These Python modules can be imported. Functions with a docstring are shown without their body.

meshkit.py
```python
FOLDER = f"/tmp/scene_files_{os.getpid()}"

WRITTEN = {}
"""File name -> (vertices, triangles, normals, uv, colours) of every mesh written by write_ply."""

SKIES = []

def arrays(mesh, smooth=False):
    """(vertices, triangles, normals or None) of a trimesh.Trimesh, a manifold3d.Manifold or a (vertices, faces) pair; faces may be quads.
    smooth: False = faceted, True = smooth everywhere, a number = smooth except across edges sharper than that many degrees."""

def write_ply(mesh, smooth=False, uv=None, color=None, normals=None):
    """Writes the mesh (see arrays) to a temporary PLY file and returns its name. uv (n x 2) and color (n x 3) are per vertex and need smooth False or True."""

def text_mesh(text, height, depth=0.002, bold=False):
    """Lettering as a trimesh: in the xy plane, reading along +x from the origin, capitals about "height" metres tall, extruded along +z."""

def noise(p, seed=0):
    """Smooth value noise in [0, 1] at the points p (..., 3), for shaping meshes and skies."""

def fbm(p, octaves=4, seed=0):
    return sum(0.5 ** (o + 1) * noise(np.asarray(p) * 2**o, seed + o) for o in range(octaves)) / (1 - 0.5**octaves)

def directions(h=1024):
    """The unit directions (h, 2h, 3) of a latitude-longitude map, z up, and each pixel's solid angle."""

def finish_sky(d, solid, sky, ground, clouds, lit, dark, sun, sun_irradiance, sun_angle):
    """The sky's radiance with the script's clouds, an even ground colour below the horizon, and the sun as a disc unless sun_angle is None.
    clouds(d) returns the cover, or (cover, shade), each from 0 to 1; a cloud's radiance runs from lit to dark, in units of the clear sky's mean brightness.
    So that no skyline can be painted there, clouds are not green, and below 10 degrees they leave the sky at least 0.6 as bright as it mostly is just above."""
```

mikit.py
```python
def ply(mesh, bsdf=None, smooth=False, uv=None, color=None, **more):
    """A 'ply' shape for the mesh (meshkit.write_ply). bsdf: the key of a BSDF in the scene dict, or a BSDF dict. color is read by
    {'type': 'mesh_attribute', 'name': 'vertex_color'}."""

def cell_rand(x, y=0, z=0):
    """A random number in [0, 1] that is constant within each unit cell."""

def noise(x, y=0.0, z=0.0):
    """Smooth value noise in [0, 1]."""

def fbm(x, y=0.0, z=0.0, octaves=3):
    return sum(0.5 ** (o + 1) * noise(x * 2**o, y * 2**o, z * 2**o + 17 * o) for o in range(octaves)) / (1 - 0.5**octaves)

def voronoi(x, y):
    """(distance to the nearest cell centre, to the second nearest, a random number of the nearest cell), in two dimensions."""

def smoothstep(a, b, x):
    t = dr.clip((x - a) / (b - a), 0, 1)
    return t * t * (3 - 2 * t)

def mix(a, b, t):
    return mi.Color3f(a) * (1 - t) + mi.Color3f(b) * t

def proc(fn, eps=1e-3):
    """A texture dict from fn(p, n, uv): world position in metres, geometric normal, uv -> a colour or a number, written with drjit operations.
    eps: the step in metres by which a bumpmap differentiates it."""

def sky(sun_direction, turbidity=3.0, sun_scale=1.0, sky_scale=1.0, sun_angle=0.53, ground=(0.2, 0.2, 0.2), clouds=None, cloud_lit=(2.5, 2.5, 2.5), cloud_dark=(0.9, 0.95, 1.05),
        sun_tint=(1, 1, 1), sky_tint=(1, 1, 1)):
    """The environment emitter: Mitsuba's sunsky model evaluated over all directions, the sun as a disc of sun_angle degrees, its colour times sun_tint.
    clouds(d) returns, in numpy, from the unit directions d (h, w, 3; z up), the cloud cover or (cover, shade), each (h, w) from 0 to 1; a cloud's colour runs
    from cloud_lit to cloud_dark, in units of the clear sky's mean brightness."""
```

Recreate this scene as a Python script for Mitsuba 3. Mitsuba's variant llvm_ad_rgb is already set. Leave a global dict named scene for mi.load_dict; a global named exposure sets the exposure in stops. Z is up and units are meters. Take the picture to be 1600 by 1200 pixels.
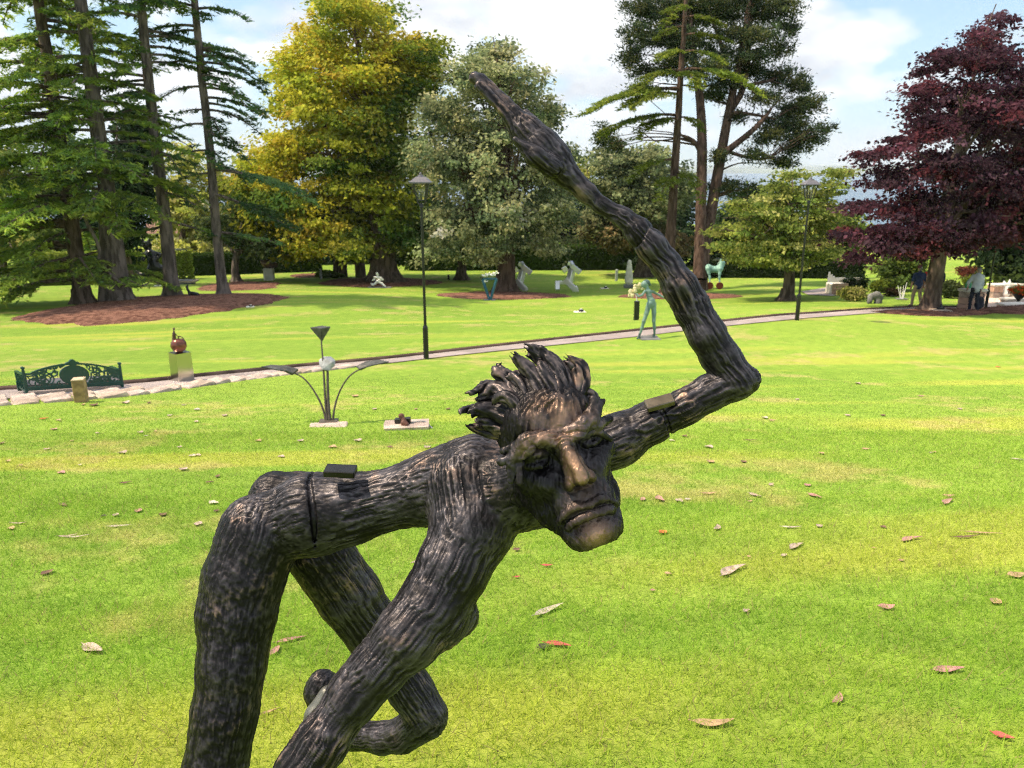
import math
import numpy as np
import trimesh
import drjit as dr
import mitsuba as mi
import mikit
import meshkit
from mikit import proc, ply
from scipy.interpolate import RBFInterpolator
from shapely.geometry import LineString, Polygon, Point
from shapely import affinity, union_all

T = mi.ScalarTransform4f
# ------------------------------------------------------------------ camera, sky, exposure
F, PITCH = 1208.0, math.radians(15.8)
EYE = np.array([0.0, 0.0, 1.65])
CR, CF, CU = np.array([1.0, 0, 0]), np.array([0, math.cos(PITCH), -math.sin(PITCH)]), np.array([0, math.sin(PITCH), math.cos(PITCH)])
exposure = 2.25
SUN = (-0.54, 0.0, 0.84)


def sky_clouds(d):
    z = np.maximum(d[..., 2], 0.02)
    q = np.stack([d[..., 0] / (z + 0.25) * 1.5, d[..., 1] / (z + 0.25) * 1.5, z * 0 + 10.1], -1)
    n = meshkit.fbm(q * 1.9 + 5.2, 6, 3)
    cover = np.clip((n - 0.44) / 0.10, 0, 1)
    shade = np.clip((meshkit.fbm(q * 3.0 + 1.7, 5, 9) - 0.40) * 3.0, 0, 1) * 0.8
    return 0.04 + 0.96 * cover, shade


scene, labels, used = {}, {}, set()
scene["camera"] = {
    "type": "thinlens", "fov": 2 * math.degrees(math.atan(800 / F)), "fov_axis": "x", "near_clip": 0.05, "far_clip": 30000.0,
    "aperture_radius": 0.0012, "focus_distance": 1.42,
    "to_world": T().look_at(origin=EYE.tolist(), target=(EYE + CF).tolist(), up=[0, 0, 1]),
}
scene["sky"] = mikit.sky(SUN, turbidity=3.0, sun_scale=0.85, sky_scale=1.2, sun_angle=1.2, ground=(0.16, 0.2, 0.06), clouds=sky_clouds,
                         cloud_lit=(2.5, 2.5, 2.55), cloud_dark=(1.25, 1.29, 1.5), sun_tint=(1.0, 0.97, 0.9))


# ------------------------------------------------------------------ helpers: names and entries
def num(key):
    k, i = key, 0
    while k in used:
        i += 1
        k = f"{key}_{i:03d}"
    used.add(k)
    return k


def thing(name, label, cat, group=None):
    k = num(name)
    labels[k] = {"label": label, "category": cat}
    if group:
        labels[k]["group"] = group
    return k


def put(name, mesh, bsdf, parent=None, smooth=30, color=None, uv=None, label=None, cat=None, group=None, kind=None):
    k = num(name if parent is None else parent + "__" + name)
    scene[k] = ply(mesh, bsdf, smooth=smooth, color=color, uv=uv)
    e = {}
    for a, b in (("label", label), ("category", cat), ("group", group), ("kind", kind)):
        if b:
            e[a] = b
    if e:
        labels[k] = e
    return k


def W(px, py, d):
    px, py, d = (np.asarray(v, float)[..., None] for v in (px, py, d))
    return EYE + d * (CF + (px - 800) / F * CR + (600 - py) / F * CU)


def nrm(v):
    v = np.asarray(v, float)
    return v / (np.linalg.norm(v, axis=-1, keepdims=True) + 1e-12)


# ------------------------------------------------------------------ terrain
_ctl = [(0, 1200, 2.15), (800, 1200, 2.15), (1600, 1200, 2.15), (0, 900, 3.75), (800, 900, 3.75), (1600, 900, 3.75),
        (0, 760, 5.6), (800, 760, 5.6), (1600, 760, 5.6), (0, 690, 7.8), (600, 665, 9.0), (1600, 660, 9.3), (1200, 640, 10.3),
        (0, 622, 11.2), (115, 612, 12.0), (285, 597, 13.2), (480, 578, 15.4), (666, 558, 17.5), (850, 540, 19.5), (1000, 527, 21.0),
        (1245, 497, 23.5), (1400, 485, 29.5), (1600, 490, 29.0), (1600, 560, 17.5), (1300, 560, 17.2),
        (0, 515, 28), (200, 470, 38), (430, 468, 38), (350, 520, 25), (100, 450, 48), (150, 440, 58), (380, 427, 66), (600, 442, 56), (790, 456, 49),
        (900, 421, 72), (890, 455, 50), (800, 490, 34), (1100, 452, 48), (1000, 428, 68), (1250, 434, 60), (1230, 469, 39), (1360, 474, 33),
        (1530, 482, 31.5), (1600, 470, 36), (620, 480, 34)]
_P = np.array([W(*c) for c in _ctl])
_P = np.vstack([_P, [[-6, 1, .25], [6, 1, .25], [0, -1, .5], [-9, -5, 1.0], [9, -5, 1.0], [0, -5, 1.0], [-14, 6, -.75], [14, 6, -.75],
                     [-45, 75, -7.6], [60, 75, -7.6], [0, 85, -8.2], [35, 20, -3.4], [-35, 20, -3.2]]])
_rbf = RBFInterpolator(_P[:, :2], _P[:, 2], kernel="thin_plate_spline", smoothing=0.02)


def TZ(x, y):
    x, y = np.broadcast_arrays(np.asarray(x, float), np.asarray(y, float))
    s = x.shape
    q = np.stack([np.clip(x.ravel(), -50, 65), np.clip(y.ravel(), -6, 88)], 1)
    z = np.concatenate([_rbf(c) for c in np.array_split(q, max(1, len(q) // 100000))])
    over = np.maximum(np.hypot(x.ravel(), y.ravel() - 20) - 75, 0)
    z = z - 0.035 * over - 0.00009 * over**2
    return np.maximum(z, -75).reshape(s)


def ground(px, py, dz=0.0):
    px, py = np.broadcast_arrays(np.asarray(px, float), np.asarray(py, float))
    out = []
    ds = np.geomspace(1.2, 160, 400)
    for a, b in zip(px.ravel(), py.ravel()):
        p = W(np.full(400, a), np.full(400, b), ds)
        g = p[:, 2] - TZ(p[:, 0], p[:, 1])
        i = int(np.argmax(g < 0)) or 399
        t = g[i - 1] / (g[i - 1] - g[i] + 1e-12)
        d = ds[i - 1] + t * (ds[i] - ds[i - 1])
        q = W(a, b, d)
        q[2] = TZ(q[0], q[1]) + dz
        out.append(q)
    return np.array(out).reshape(px.shape + (3,))


def depth(p):
    return float((np.asarray(p) - EYE) @ CF)


# ------------------------------------------------------------------ mesh helpers
def tube(pts, rad, sides=10, caps=True):
    p = np.asarray(pts, float)
    r = np.broadcast_to(np.asarray(rad, float), (len(p),))
    t = nrm(np.gradient(p, axis=0))
    a = np.zeros_like(p)
    ref = np.array([0, 0, 1.0]) if abs(t[0, 2]) < 0.9 else np.array([1.0, 0, 0])
    a[0] = nrm(np.cross(t[0], ref))
    for i in range(1, len(p)):
        v = a[i - 1] - (a[i - 1] @ t[i]) * t[i]
        a[i] = nrm(v)
    b = np.cross(t, a)
    ang = np.arange(sides) * 2 * np.pi / sides
    v = (p[:, None] + r[:, None, None] * (np.cos(ang)[None, :, None] * a[:, None] + np.sin(ang)[None, :, None] * b[:, None])).reshape(-1, 3)
    i, j = np.meshgrid(np.arange(len(p) - 1), np.arange(sides), indexing="ij")
    q = np.stack([i * sides + j, i * sides + (j + 1) % sides, (i + 1) * sides + (j + 1) % sides, (i + 1) * sides + j], -1).reshape(-1, 4)
    f = np.vstack([q[:, [0, 1, 2]], q[:, [0, 2, 3]]])
    if caps:
        n = len(v)
        v = np.vstack([v, p[:1], p[-1:]])
        k = np.arange(sides)
        f = np.vstack([f, np.stack([(k + 1) % sides, k, np.full(sides, n)], 1),
                       np.stack([(len(p) - 1) * sides + k, (len(p) - 1) * sides + (k + 1) % sides, np.full(sides, n + 1)], 1)])
    return trimesh.Trimesh(v, f, process=False)


def spline(pts, n):
    p = np.asarray(pts, float)
    if len(p) < 3:
        return p[0] + np.linspace(0, 1, n)[:, None] * (p[-1] - p[0])
    from scipy.interpolate import CubicSpline
    s = np.concatenate([[0], np.cumsum(np.linalg.norm(np.diff(p[:, :3], axis=0), axis=1))])
    return CubicSpline(s, p)(np.linspace(0, s[-1], n))


def stube(pts, rad, n=16, sides=10):
    """tube through a spline of points, radii splined too"""
    p = np.asarray(pts, float)
    r = np.broadcast_to(np.asarray(rad, float), (len(p),))
    s = spline(np.hstack([p, r[:, None]]), n)
    return tube(s[:, :3], np.maximum(s[:, 3], 1e-3), sides)


def cat(ms):
    return trimesh.util.concatenate(ms)


def box(sx, sy, sz, at=(0, 0, 0), rz=0.0, bev=0.0):
    m = trimesh.creation.box((sx, sy, sz))
    if bev > 0:
        c = np.array(np.meshgrid([-1, 1], [-1, 1], [-1, 1])).T.reshape(-1, 3) * np.array([sx, sy, sz]) / 2
        pts = np.vstack([c - np.sign(c) * np.array(o) * bev for o in ((0, 1, 1), (1, 0, 1), (1, 1, 0))])
        m = trimesh.convex.convex_hull(pts)
    if rz:
        m.apply_transform(trimesh.transformations.rotation_matrix(rz, [0, 0, 1]))
    m.apply_translation(at)
    return m


def lathe(prof, at=(0, 0, 0), n=24):
    m = trimesh.creation.revolve(np.asarray(prof, float), sections=n)
    m.apply_translation(at)
    return m


def mv(m, at=(0, 0, 0), rz=0.0, rx=0.0, s=1.0):
    m = m.copy()
    if s != 1.0:
        m.apply_scale(s)
    if rx:
        m.apply_transform(trimesh.transformations.rotation_matrix(rx, [1, 0, 0]))
    if rz:
        m.apply_transform(trimesh.transformations.rotation_matrix(rz, [0, 0, 1]))
    m.apply_translation(at)
    return m


def beam(a, b, w, h):
    """box from a to b, w wide (horizontal), h high"""
    a, b = np.asarray(a, float), np.asarray(b, float)
    x = nrm(b - a)
    y = nrm(np.cross([0, 0, 1], x)) if abs(x[2]) < 0.98 else np.array([0, 1.0, 0])
    z = np.cross(x, y)
    m = box(np.linalg.norm(b - a), w, h, bev=min(w, h) * 0.08)
    M = np.eye(4)
    M[:3, 0], M[:3, 1], M[:3, 2], M[:3, 3] = x, y, z, (a + b) / 2
    m.apply_transform(M)
    return m


# ------------------------------------------------------------------ signed-distance modelling (smooth unions, meshed by sparse surface nets)
class Rc:  # tapered capsule
    def __init__(s, a, b, ra, rb, k=0.02, sub=False):
        s.a, s.b, s.ra, s.rb, s.k, s.sub = np.asarray(a, float), np.asarray(b, float), ra, rb, k, sub
        r = max(ra, rb) + k
        s.lo, s.hi = np.minimum(s.a, s.b) - r, np.maximum(s.a, s.b) + r

    def d(s, p):
        ab = s.b - s.a
        t = np.clip(((p - s.a) @ ab) / max(ab @ ab, 1e-12), 0, 1)
        q = p - s.a - t[:, None] * ab
        return np.sqrt(np.einsum("ij,ij->i", q, q)) - (s.ra + t * (s.rb - s.ra))


class El:  # ellipsoid, axes in the rows of R
    def __init__(s, c, r, R=None, k=0.02, sub=False):
        s.c, s.r, s.k, s.sub = np.asarray(c, float), np.asarray(r, float), k, sub
        s.R = np.eye(3) if R is None else np.asarray(R, float)
        s.lo, s.hi = s.c - s.r.max() - k, s.c + s.r.max() + k

    def d(s, p):
        q = (p - s.c) @ s.R.T
        k0 = np.linalg.norm(q / s.r, axis=1)
        k1 = np.linalg.norm(q / s.r**2, axis=1)
        return k0 * (k0 - 1) / np.maximum(k1, 1e-9)


def sdf_mesh(ops, h, B=8):
    adds = [o for o in ops if not o.sub]
    lo = np.min([o.lo for o in adds], 0) - 2 * h
    hi = np.max([o.hi for o in adds], 0) + 2 * h
    S = B * h
    nb = np.ceil((hi - lo) / S).astype(int)
    ib = np.stack(np.meshgrid(*[np.arange(n) for n in nb], indexing="ij"), -1).reshape(-1, 3)
    cen = lo + (ib + 0.5) * S
    hd = S * 0.87

    def fold(d, e, k, sub):
        if sub:
            e = -e
            t = np.clip(0.5 - 0.5 * (d - e) / k, 0, 1)
            return d * (1 - t) + e * t + k * t * (1 - t)
        t = np.clip(0.5 + 0.5 * (d - e) / k, 0, 1)
        return d * (1 - t) + e * t - k * t * (1 - t)

    dc = np.full(len(cen), 1e3)
    each = []
    for o in ops:
        e = o.d(cen)
        each.append(e)
        dc = fold(dc, e, o.k, o.sub)
    keep = np.abs(dc) < hd + 2 * h + 0.3 * max(o.k for o in ops)
    ib, each, dc = ib[keep], [e[keep] for e in each], dc[keep]
    n1 = B + 1
    off = np.stack(np.meshgrid(*[np.arange(n1)] * 3, indexing="ij"), -1).reshape(-1, 3) * h
    P = (lo + ib * S)[:, None] + off[None]
    D = np.full(P.shape[:2], 1e3)
    amin = np.min([e for e, o in zip(each, ops) if not o.sub], 0)
    for e, o in zip(each, ops):
        m = (np.abs(e) < 2 * hd + 2 * o.k) if o.sub else (e < np.maximum(amin, -hd) + 2 * hd + 2 * o.k)
        if m.any():
            q = P[m]
            D[m] = fold(D[m], o.d(q.reshape(-1, 3)).reshape(q.shape[:2]), o.k, o.sub)
    D = D.reshape(-1, n1, n1, n1)
    P = None
    neg = D < 0
    cnt = sum(neg[:, a:a + B, b:b + B, c:c + B].astype(np.int8) for a in (0, 1) for b in (0, 1) for c in (0, 1))
    act = np.argwhere((cnt > 0) & (cnt < 8))
    bi, ci = act[:, 0], act[:, 1:]
    acc, wn = np.zeros((len(act), 3)), np.zeros(len(act))
    corner = [(a, b, c) for a in (0, 1) for b in (0, 1) for c in (0, 1)]
    val = {q: D[bi, ci[:, 0] + q[0], ci[:, 1] + q[1], ci[:, 2] + q[2]] for q in corner}
    for q in corner:
        for ax in range(3):
            if q[ax] == 0:
                r = tuple(1 if i == ax else q[i] for i in range(3))
                x = (val[q] < 0) != (val[r] < 0)
                t = val[q] / np.where(x, val[q] - val[r], 1)
                pt = np.array(q, float)[None] + t[:, None] * np.eye(3)[ax]
                acc += np.where(x[:, None], pt, 0)
                wn += x
    g = ib[bi] * B + ci
    V = lo + (g + acc / wn[:, None]) * h
    N = nb * B + 2
    key = (g[:, 0] * N[1] + g[:, 1]) * N[2] + g[:, 2]
    order = np.argsort(key)
    skey = key[order]
    faces = []
    for ax in range(3):
        r = tuple(1 if i == ax else 0 for i in range(3))
        s0, s1 = val[(0, 0, 0)] < 0, val[r] < 0
        e = np.nonzero(s0 != s1)[0]
        o1, o2 = [(1, 2), (2, 0), (0, 1)][ax]
        ge = g[e]
        idx = []
        for a, b in ((0, 0), (1, 0), (1, 1), (0, 1)):
            q = ge.copy()
            q[:, o1] -= a
            q[:, o2] -= b
            kq = (q[:, 0] * N[1] + q[:, 1]) * N[2] + q[:, 2]
            pos = np.clip(np.searchsorted(skey, kq), 0, len(skey) - 1)
            idx.append(np.where(skey[pos] == kq, order[pos], -1))
        Q = np.stack(idx, 1)
        ok = (Q >= 0).all(1)
        flip = ~s0[e]
        Q[flip] = Q[flip][:, ::-1]
        faces.append(Q[ok])
    Q = np.vstack(faces)
    return trimesh.Trimesh(V, np.vstack([Q[:, [0, 1, 2]], Q[:, [0, 2, 3]]]), process=False)


def vnormals(m):
    v, f = np.asarray(m.vertices), np.asarray(m.faces)
    n = np.zeros_like(v)
    c = np.cross(v[f[:, 1]] - v[f[:, 0]], v[f[:, 2]] - v[f[:, 0]])
    for k in range(3):
        for j in range(3):
            n[:, j] += np.bincount(f[:, k], c[:, j], len(v))
    return nrm(n)


def chain(pts, rad, k=0.02):
    return [Rc(pts[i], pts[i + 1], rad[i], rad[i + 1], k) for i in range(len(pts) - 1)]


def pchain(pxs, k=2.0):
    """round-cone chain from (px, py, depth, radius in px)"""
    P = [W(a, b, c) for a, b, c, _ in pxs]
    R = [r * c / F for _, _, c, r in pxs]
    return chain(P, R, k * pxs[0][2] / F)


# ------------------------------------------------------------------ materials
def vcol(rough=0.5, **more):
    return {"type": "twosided", "bsdf": {"type": "principled", "base_color": {"type": "mesh_attribute", "name": "vertex_color"}, "roughness": rough, **more}}


def flat(c, rough=0.6, **more):
    return {"type": "twosided", "bsdf": {"type": "principled", "base_color": {"type": "rgb", "value": list(c)}, "roughness": rough, **more}}


def mottled(c, amt=0.35, scale=6.0, rough=0.7, bump=0.0, **more):
    c = np.asarray(c, float)

    def fn(p, n, uv):
        k = mikit.fbm(p.x * scale, p.y * scale, p.z * scale, 4)
        return mikit.mix((c * (1 - amt)).tolist(), (c * (1 + amt)).tolist(), mikit.smoothstep(0.25, 0.75, k))
    b = {"type": "principled", "base_color": proc(fn), "roughness": rough, **more}
    if bump:
        def fb(p, n, uv):
            return mikit.fbm(p.x * scale * 6, p.y * scale * 6, p.z * scale * 6, 3)
        b = {"type": "bumpmap", "arbitrary": proc(fb), "scale": bump, "bsdf": b}
    return {"type": "twosided", "bsdf": b}


def grass_colour(p, rnd):
    big = mikit.fbm(p.x * 0.22 + 3, p.y * 0.22, 0.0, 3)
    patch = mikit.fbm(p.x * 0.8 + 11, p.y * 1.0 + 5, 2.0, 4)
    fine = mikit.fbm(p.x * 5.0, p.y * 5.0, 4.0, 3)
    mow = mikit.fbm(p.x * 0.10 + p.y * 0.05, p.y * 0.75 - p.x * 0.1, 7.0, 3)
    c = mikit.mix((0.145, 0.250, 0.030), (0.225, 0.330, 0.046), mikit.smoothstep(0.15, 0.85, 0.55 * big + 0.45 * fine))
    c = c * (0.88 + 0.24 * mow)
    c = mikit.mix(c, (0.34, 0.35, 0.06), 0.6 * mikit.smoothstep(0.62, 0.80, mow))
    straw = mikit.smoothstep(0.54, 0.74, 0.7 * patch + 0.3 * fine)
    c = mikit.mix(c, (0.36, 0.31, 0.12), straw * 0.6)
    clump = mikit.fbm(p.x * 9 + 2, p.y * 9, 1.0, 3)
    return c * (0.80 + 0.4 * rnd) * (0.88 + 0.24 * clump)


def lawn_fn(p, n, uv):
    f = mikit.noise(p.x * 60, p.y * 60, 0.0)
    return grass_colour(p, 0.25 + 0.5 * f) * 0.95


def blade_fn(p, n, uv):
    c = grass_colour(p, 0.25 + 0.75 * uv.x) * 1.62
    return mikit.mix(c, (0.42, 0.36, 0.17), mikit.smoothstep(0.84, 0.97, uv.y))


def lawn_bump(p, n, uv):
    return mikit.fbm(p.x * 45, p.y * 45, 0.0, 3)


scene["m_lawn"] = {"type": "bumpmap", "arbitrary": proc(lawn_fn) if False else proc(lawn_bump), "scale": 0.008,
                   "bsdf": {"type": "principled", "base_color": proc(lawn_fn), "roughness": 0.9, "specular": 0.2}}
scene["m_blade"] = {"type": "principledthin", "base_color": proc(blade_fn), "roughness": 0.6, "diff_trans": 1.0, "spec_trans": 0.0}
scene["m_leaf"] = {"type": "principledthin", "base_color": {"type": "mesh_attribute", "name": "vertex_color"}, "roughness": 0.5, "diff_trans": 1.0, "spec_trans": 0.0}
scene["m_vcol"] = vcol(0.6)
scene["m_bronze"] = vcol(0.46, metallic=0.6, specular=0.45)
scene["m_patina"] = mottled((0.020, 0.019, 0.019), 0.3, 30, 0.35, metallic=0.5)
# ------------------------------------------------------------------ the land
def build_land():
    ys = np.concatenate([np.linspace(-8, 1, 10), np.arange(1.25, 12, 0.25), np.geomspace(12, 120, 110), np.geomspace(124, 1500, 40)])
    xs = np.sinh(np.linspace(-1, 1, 140) * 5.2)
    xs = xs / xs.max() * 1200
    X, Y = np.meshgrid(xs, ys, indexing="ij")
    Z = TZ(X, Y)
    V = np.stack([X, Y, Z], -1).reshape(-1, 3)
    nx, ny = X.shape
    i, j = np.meshgrid(np.arange(nx - 1), np.arange(ny - 1), indexing="ij")
    q = np.stack([i * ny + j, (i + 1) * ny + j, (i + 1) * ny + j + 1, i * ny + j + 1], -1).reshape(-1, 4)
    put("lawn", (V, q), "m_lawn", smooth=True, kind="structure", label="sloping bright green lawn with paler mown streaks and dry patches")


build_land()


def lawn_z(x, y):
    return TZ(x, y)


def drape(far, near, n, dz, thick=0.0):
    """strip between two pixel polylines, lying on the terrain"""
    a, b = ground(*np.array(far, float).T), ground(*np.array(near, float).T)
    A, Bm = spline(a, n), spline(b, n)
    m = 5
    rows = np.stack([A * (1 - t) + Bm * t for t in np.linspace(0, 1, m)], 1)
    rows[..., 2] = TZ(rows[..., 0], rows[..., 1]) + dz
    i, j = np.meshgrid(np.arange(n - 1), np.arange(m - 1), indexing="ij")
    q = np.stack([i * m + j, i * m + j + 1, (i + 1) * m + j + 1, (i + 1) * m + j], -1).reshape(-1, 4)
    return (rows.reshape(-1, 3), q), A, Bm


scene["m_path"] = mottled((0.25, 0.215, 0.21), 0.18, 1.6, 0.9)
scene["m_edge"] = mottled((0.10, 0.065, 0.05), 0.4, 3.0, 0.9)
P_FAR = [(-60, 615), (0, 611), (100, 606), (200, 601), (300, 591), (380, 583), (480, 573), (600, 562), (700, 550.5), (800, 539), (900, 528), (1000, 517), (1140, 502), (1245, 492), (1350, 484.5), (1420, 481), (1500, 481), (1600, 484), (1680, 486)]
P_NEAR = [(-60, 628), (0, 625), (100, 619), (200, 612), (300, 601), (380, 590.5), (480, 580), (600, 569), (700, 557.5), (800, 547), (900, 536.5), (1000, 526), (1140, 509.5), (1245, 499), (1350, 491), (1420, 488), (1500, 488.5), (1600, 490), (1680, 491)]
_pm, PA, PB = drape(P_FAR, P_NEAR, 120, 0.02)
put("path", _pm, "m_path", smooth=True, kind="structure", label="narrow mauve grey tarmac path crossing the lawn")
_e = PA.copy()
_e[:, 2] = TZ(_e[:, 0], _e[:, 1]) + 0.03
put("path_edging", tube(_e, 0.055, 6), "m_edge", smooth=True, kind="structure", label="low dark timber edging along the far side of the path")

# beds of bark mulch: thin mounds that dip under the turf at their rim
def mulch_fn(p, n, uv):
    k = mikit.fbm(p.x * 7, p.y * 7, p.z * 7, 4)
    return mikit.mix((0.075, 0.035, 0.026), (0.20, 0.105, 0.078), mikit.smoothstep(0.3, 0.7, k))


scene["m_mulch"] = {"type": "principled", "base_color": proc(mulch_fn), "roughness": 0.95, "specular": 0.1}


def bed(outline, label, hgt=0.10):
    o = ground(*np.array(outline, float).T)
    from scipy.interpolate import splprep, splev
    tck, _ = splprep([np.append(o[:, 0], o[0, 0]), np.append(o[:, 1], o[0, 1])], s=0, per=1)
    ex, ey = splev(np.linspace(0, 1, 97)[:-1], tck)
    E = np.stack([ex, ey], 1)
    c = E.mean(0)
    jit = meshkit.fbm(np.column_stack([E * 1.3, E[:, 0] * 0]), 3, 5) - .5
    E = c + (E - c) * (1 + .22 * jit)[:, None]
    rs = np.linspace(0, 1, 22)[1:]
    V = [np.array([[*c]])] + [c + (E - c) * r for r in rs]
    rr = np.concatenate([[0], np.repeat(rs, 96)])
    V = np.vstack(V)
    z = TZ(V[:, 0], V[:, 1]) + hgt * (1 - rr**6) + 0.02 * (meshkit.noise(np.stack([V[:, 0] * 3, V[:, 1] * 3, V[:, 0] * 0], 1)) - 0.3) - 0.03 * (rr > 0.99)
    V = np.column_stack([V, z])
    f = [[0, 1 + k, 1 + (k + 1) % 96] for k in range(96)]
    for r in range(len(rs) - 1):
        a, b = 1 + r * 96, 1 + (r + 1) * 96
        for k in range(96):
            f += [[a + k, b + k, b + (k + 1) % 96], [a + k, b + (k + 1) % 96, a + (k + 1) % 96]]
    f = np.array(f)
    nz = np.cross(V[f[:, 1]] - V[f[:, 0]], V[f[:, 2]] - V[f[:, 0]])[:, 2].sum()
    put("mulch_bed", (V, f if nz > 0 else f[:, ::-1]), "m_mulch", smooth=True, kind="structure", label=label)


bed([(18, 498), (60, 506), (150, 507), (250, 500), (340, 488), (430, 473), (444, 466), (420, 460), (350, 460), (270, 462), (200, 467), (120, 477), (60, 488)], "brown bark mulch bed under the four tall conifers", 0.18)
bed([(308, 450), (330, 455), (400, 453), (434, 446), (428, 441), (380, 440), (340, 443)], "brown mulch bed under the dark tree behind the conifers")
bed([(500, 440), (525, 447), (590, 449), (650, 447), (694, 441), (660, 436), (560, 434)], "shaded mulch bed around the yellowing maple")
bed([(452, 431.5), (480, 434), (506, 432), (520, 429), (480, 428)], "small shaded mulch bed left of the maple")
bed([(682, 461), (720, 466.5), (790, 468.5), (860, 466.5), (895, 463), (860, 458.5), (780, 456), (710, 457.5)], "oval mulch bed under the grey green oak")
bed([(962, 463), (1000, 466.5), (1060, 468), (1120, 467), (1162, 463), (1120, 459), (1040, 458), (990, 460)], "mulch bed under the tall pines")
bed([(1372, 489), (1420, 493), (1500, 494), (1545, 491), (1532, 485), (1480, 482), (1420, 484)], "mulch bed under the purple maple", 0.08)
bed([(1542, 489), (1600, 491), (1680, 492), (1690, 478), (1610, 477), (1570, 480)], "dark soil bed at the right edge beside the terrace", 0.15)


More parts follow.
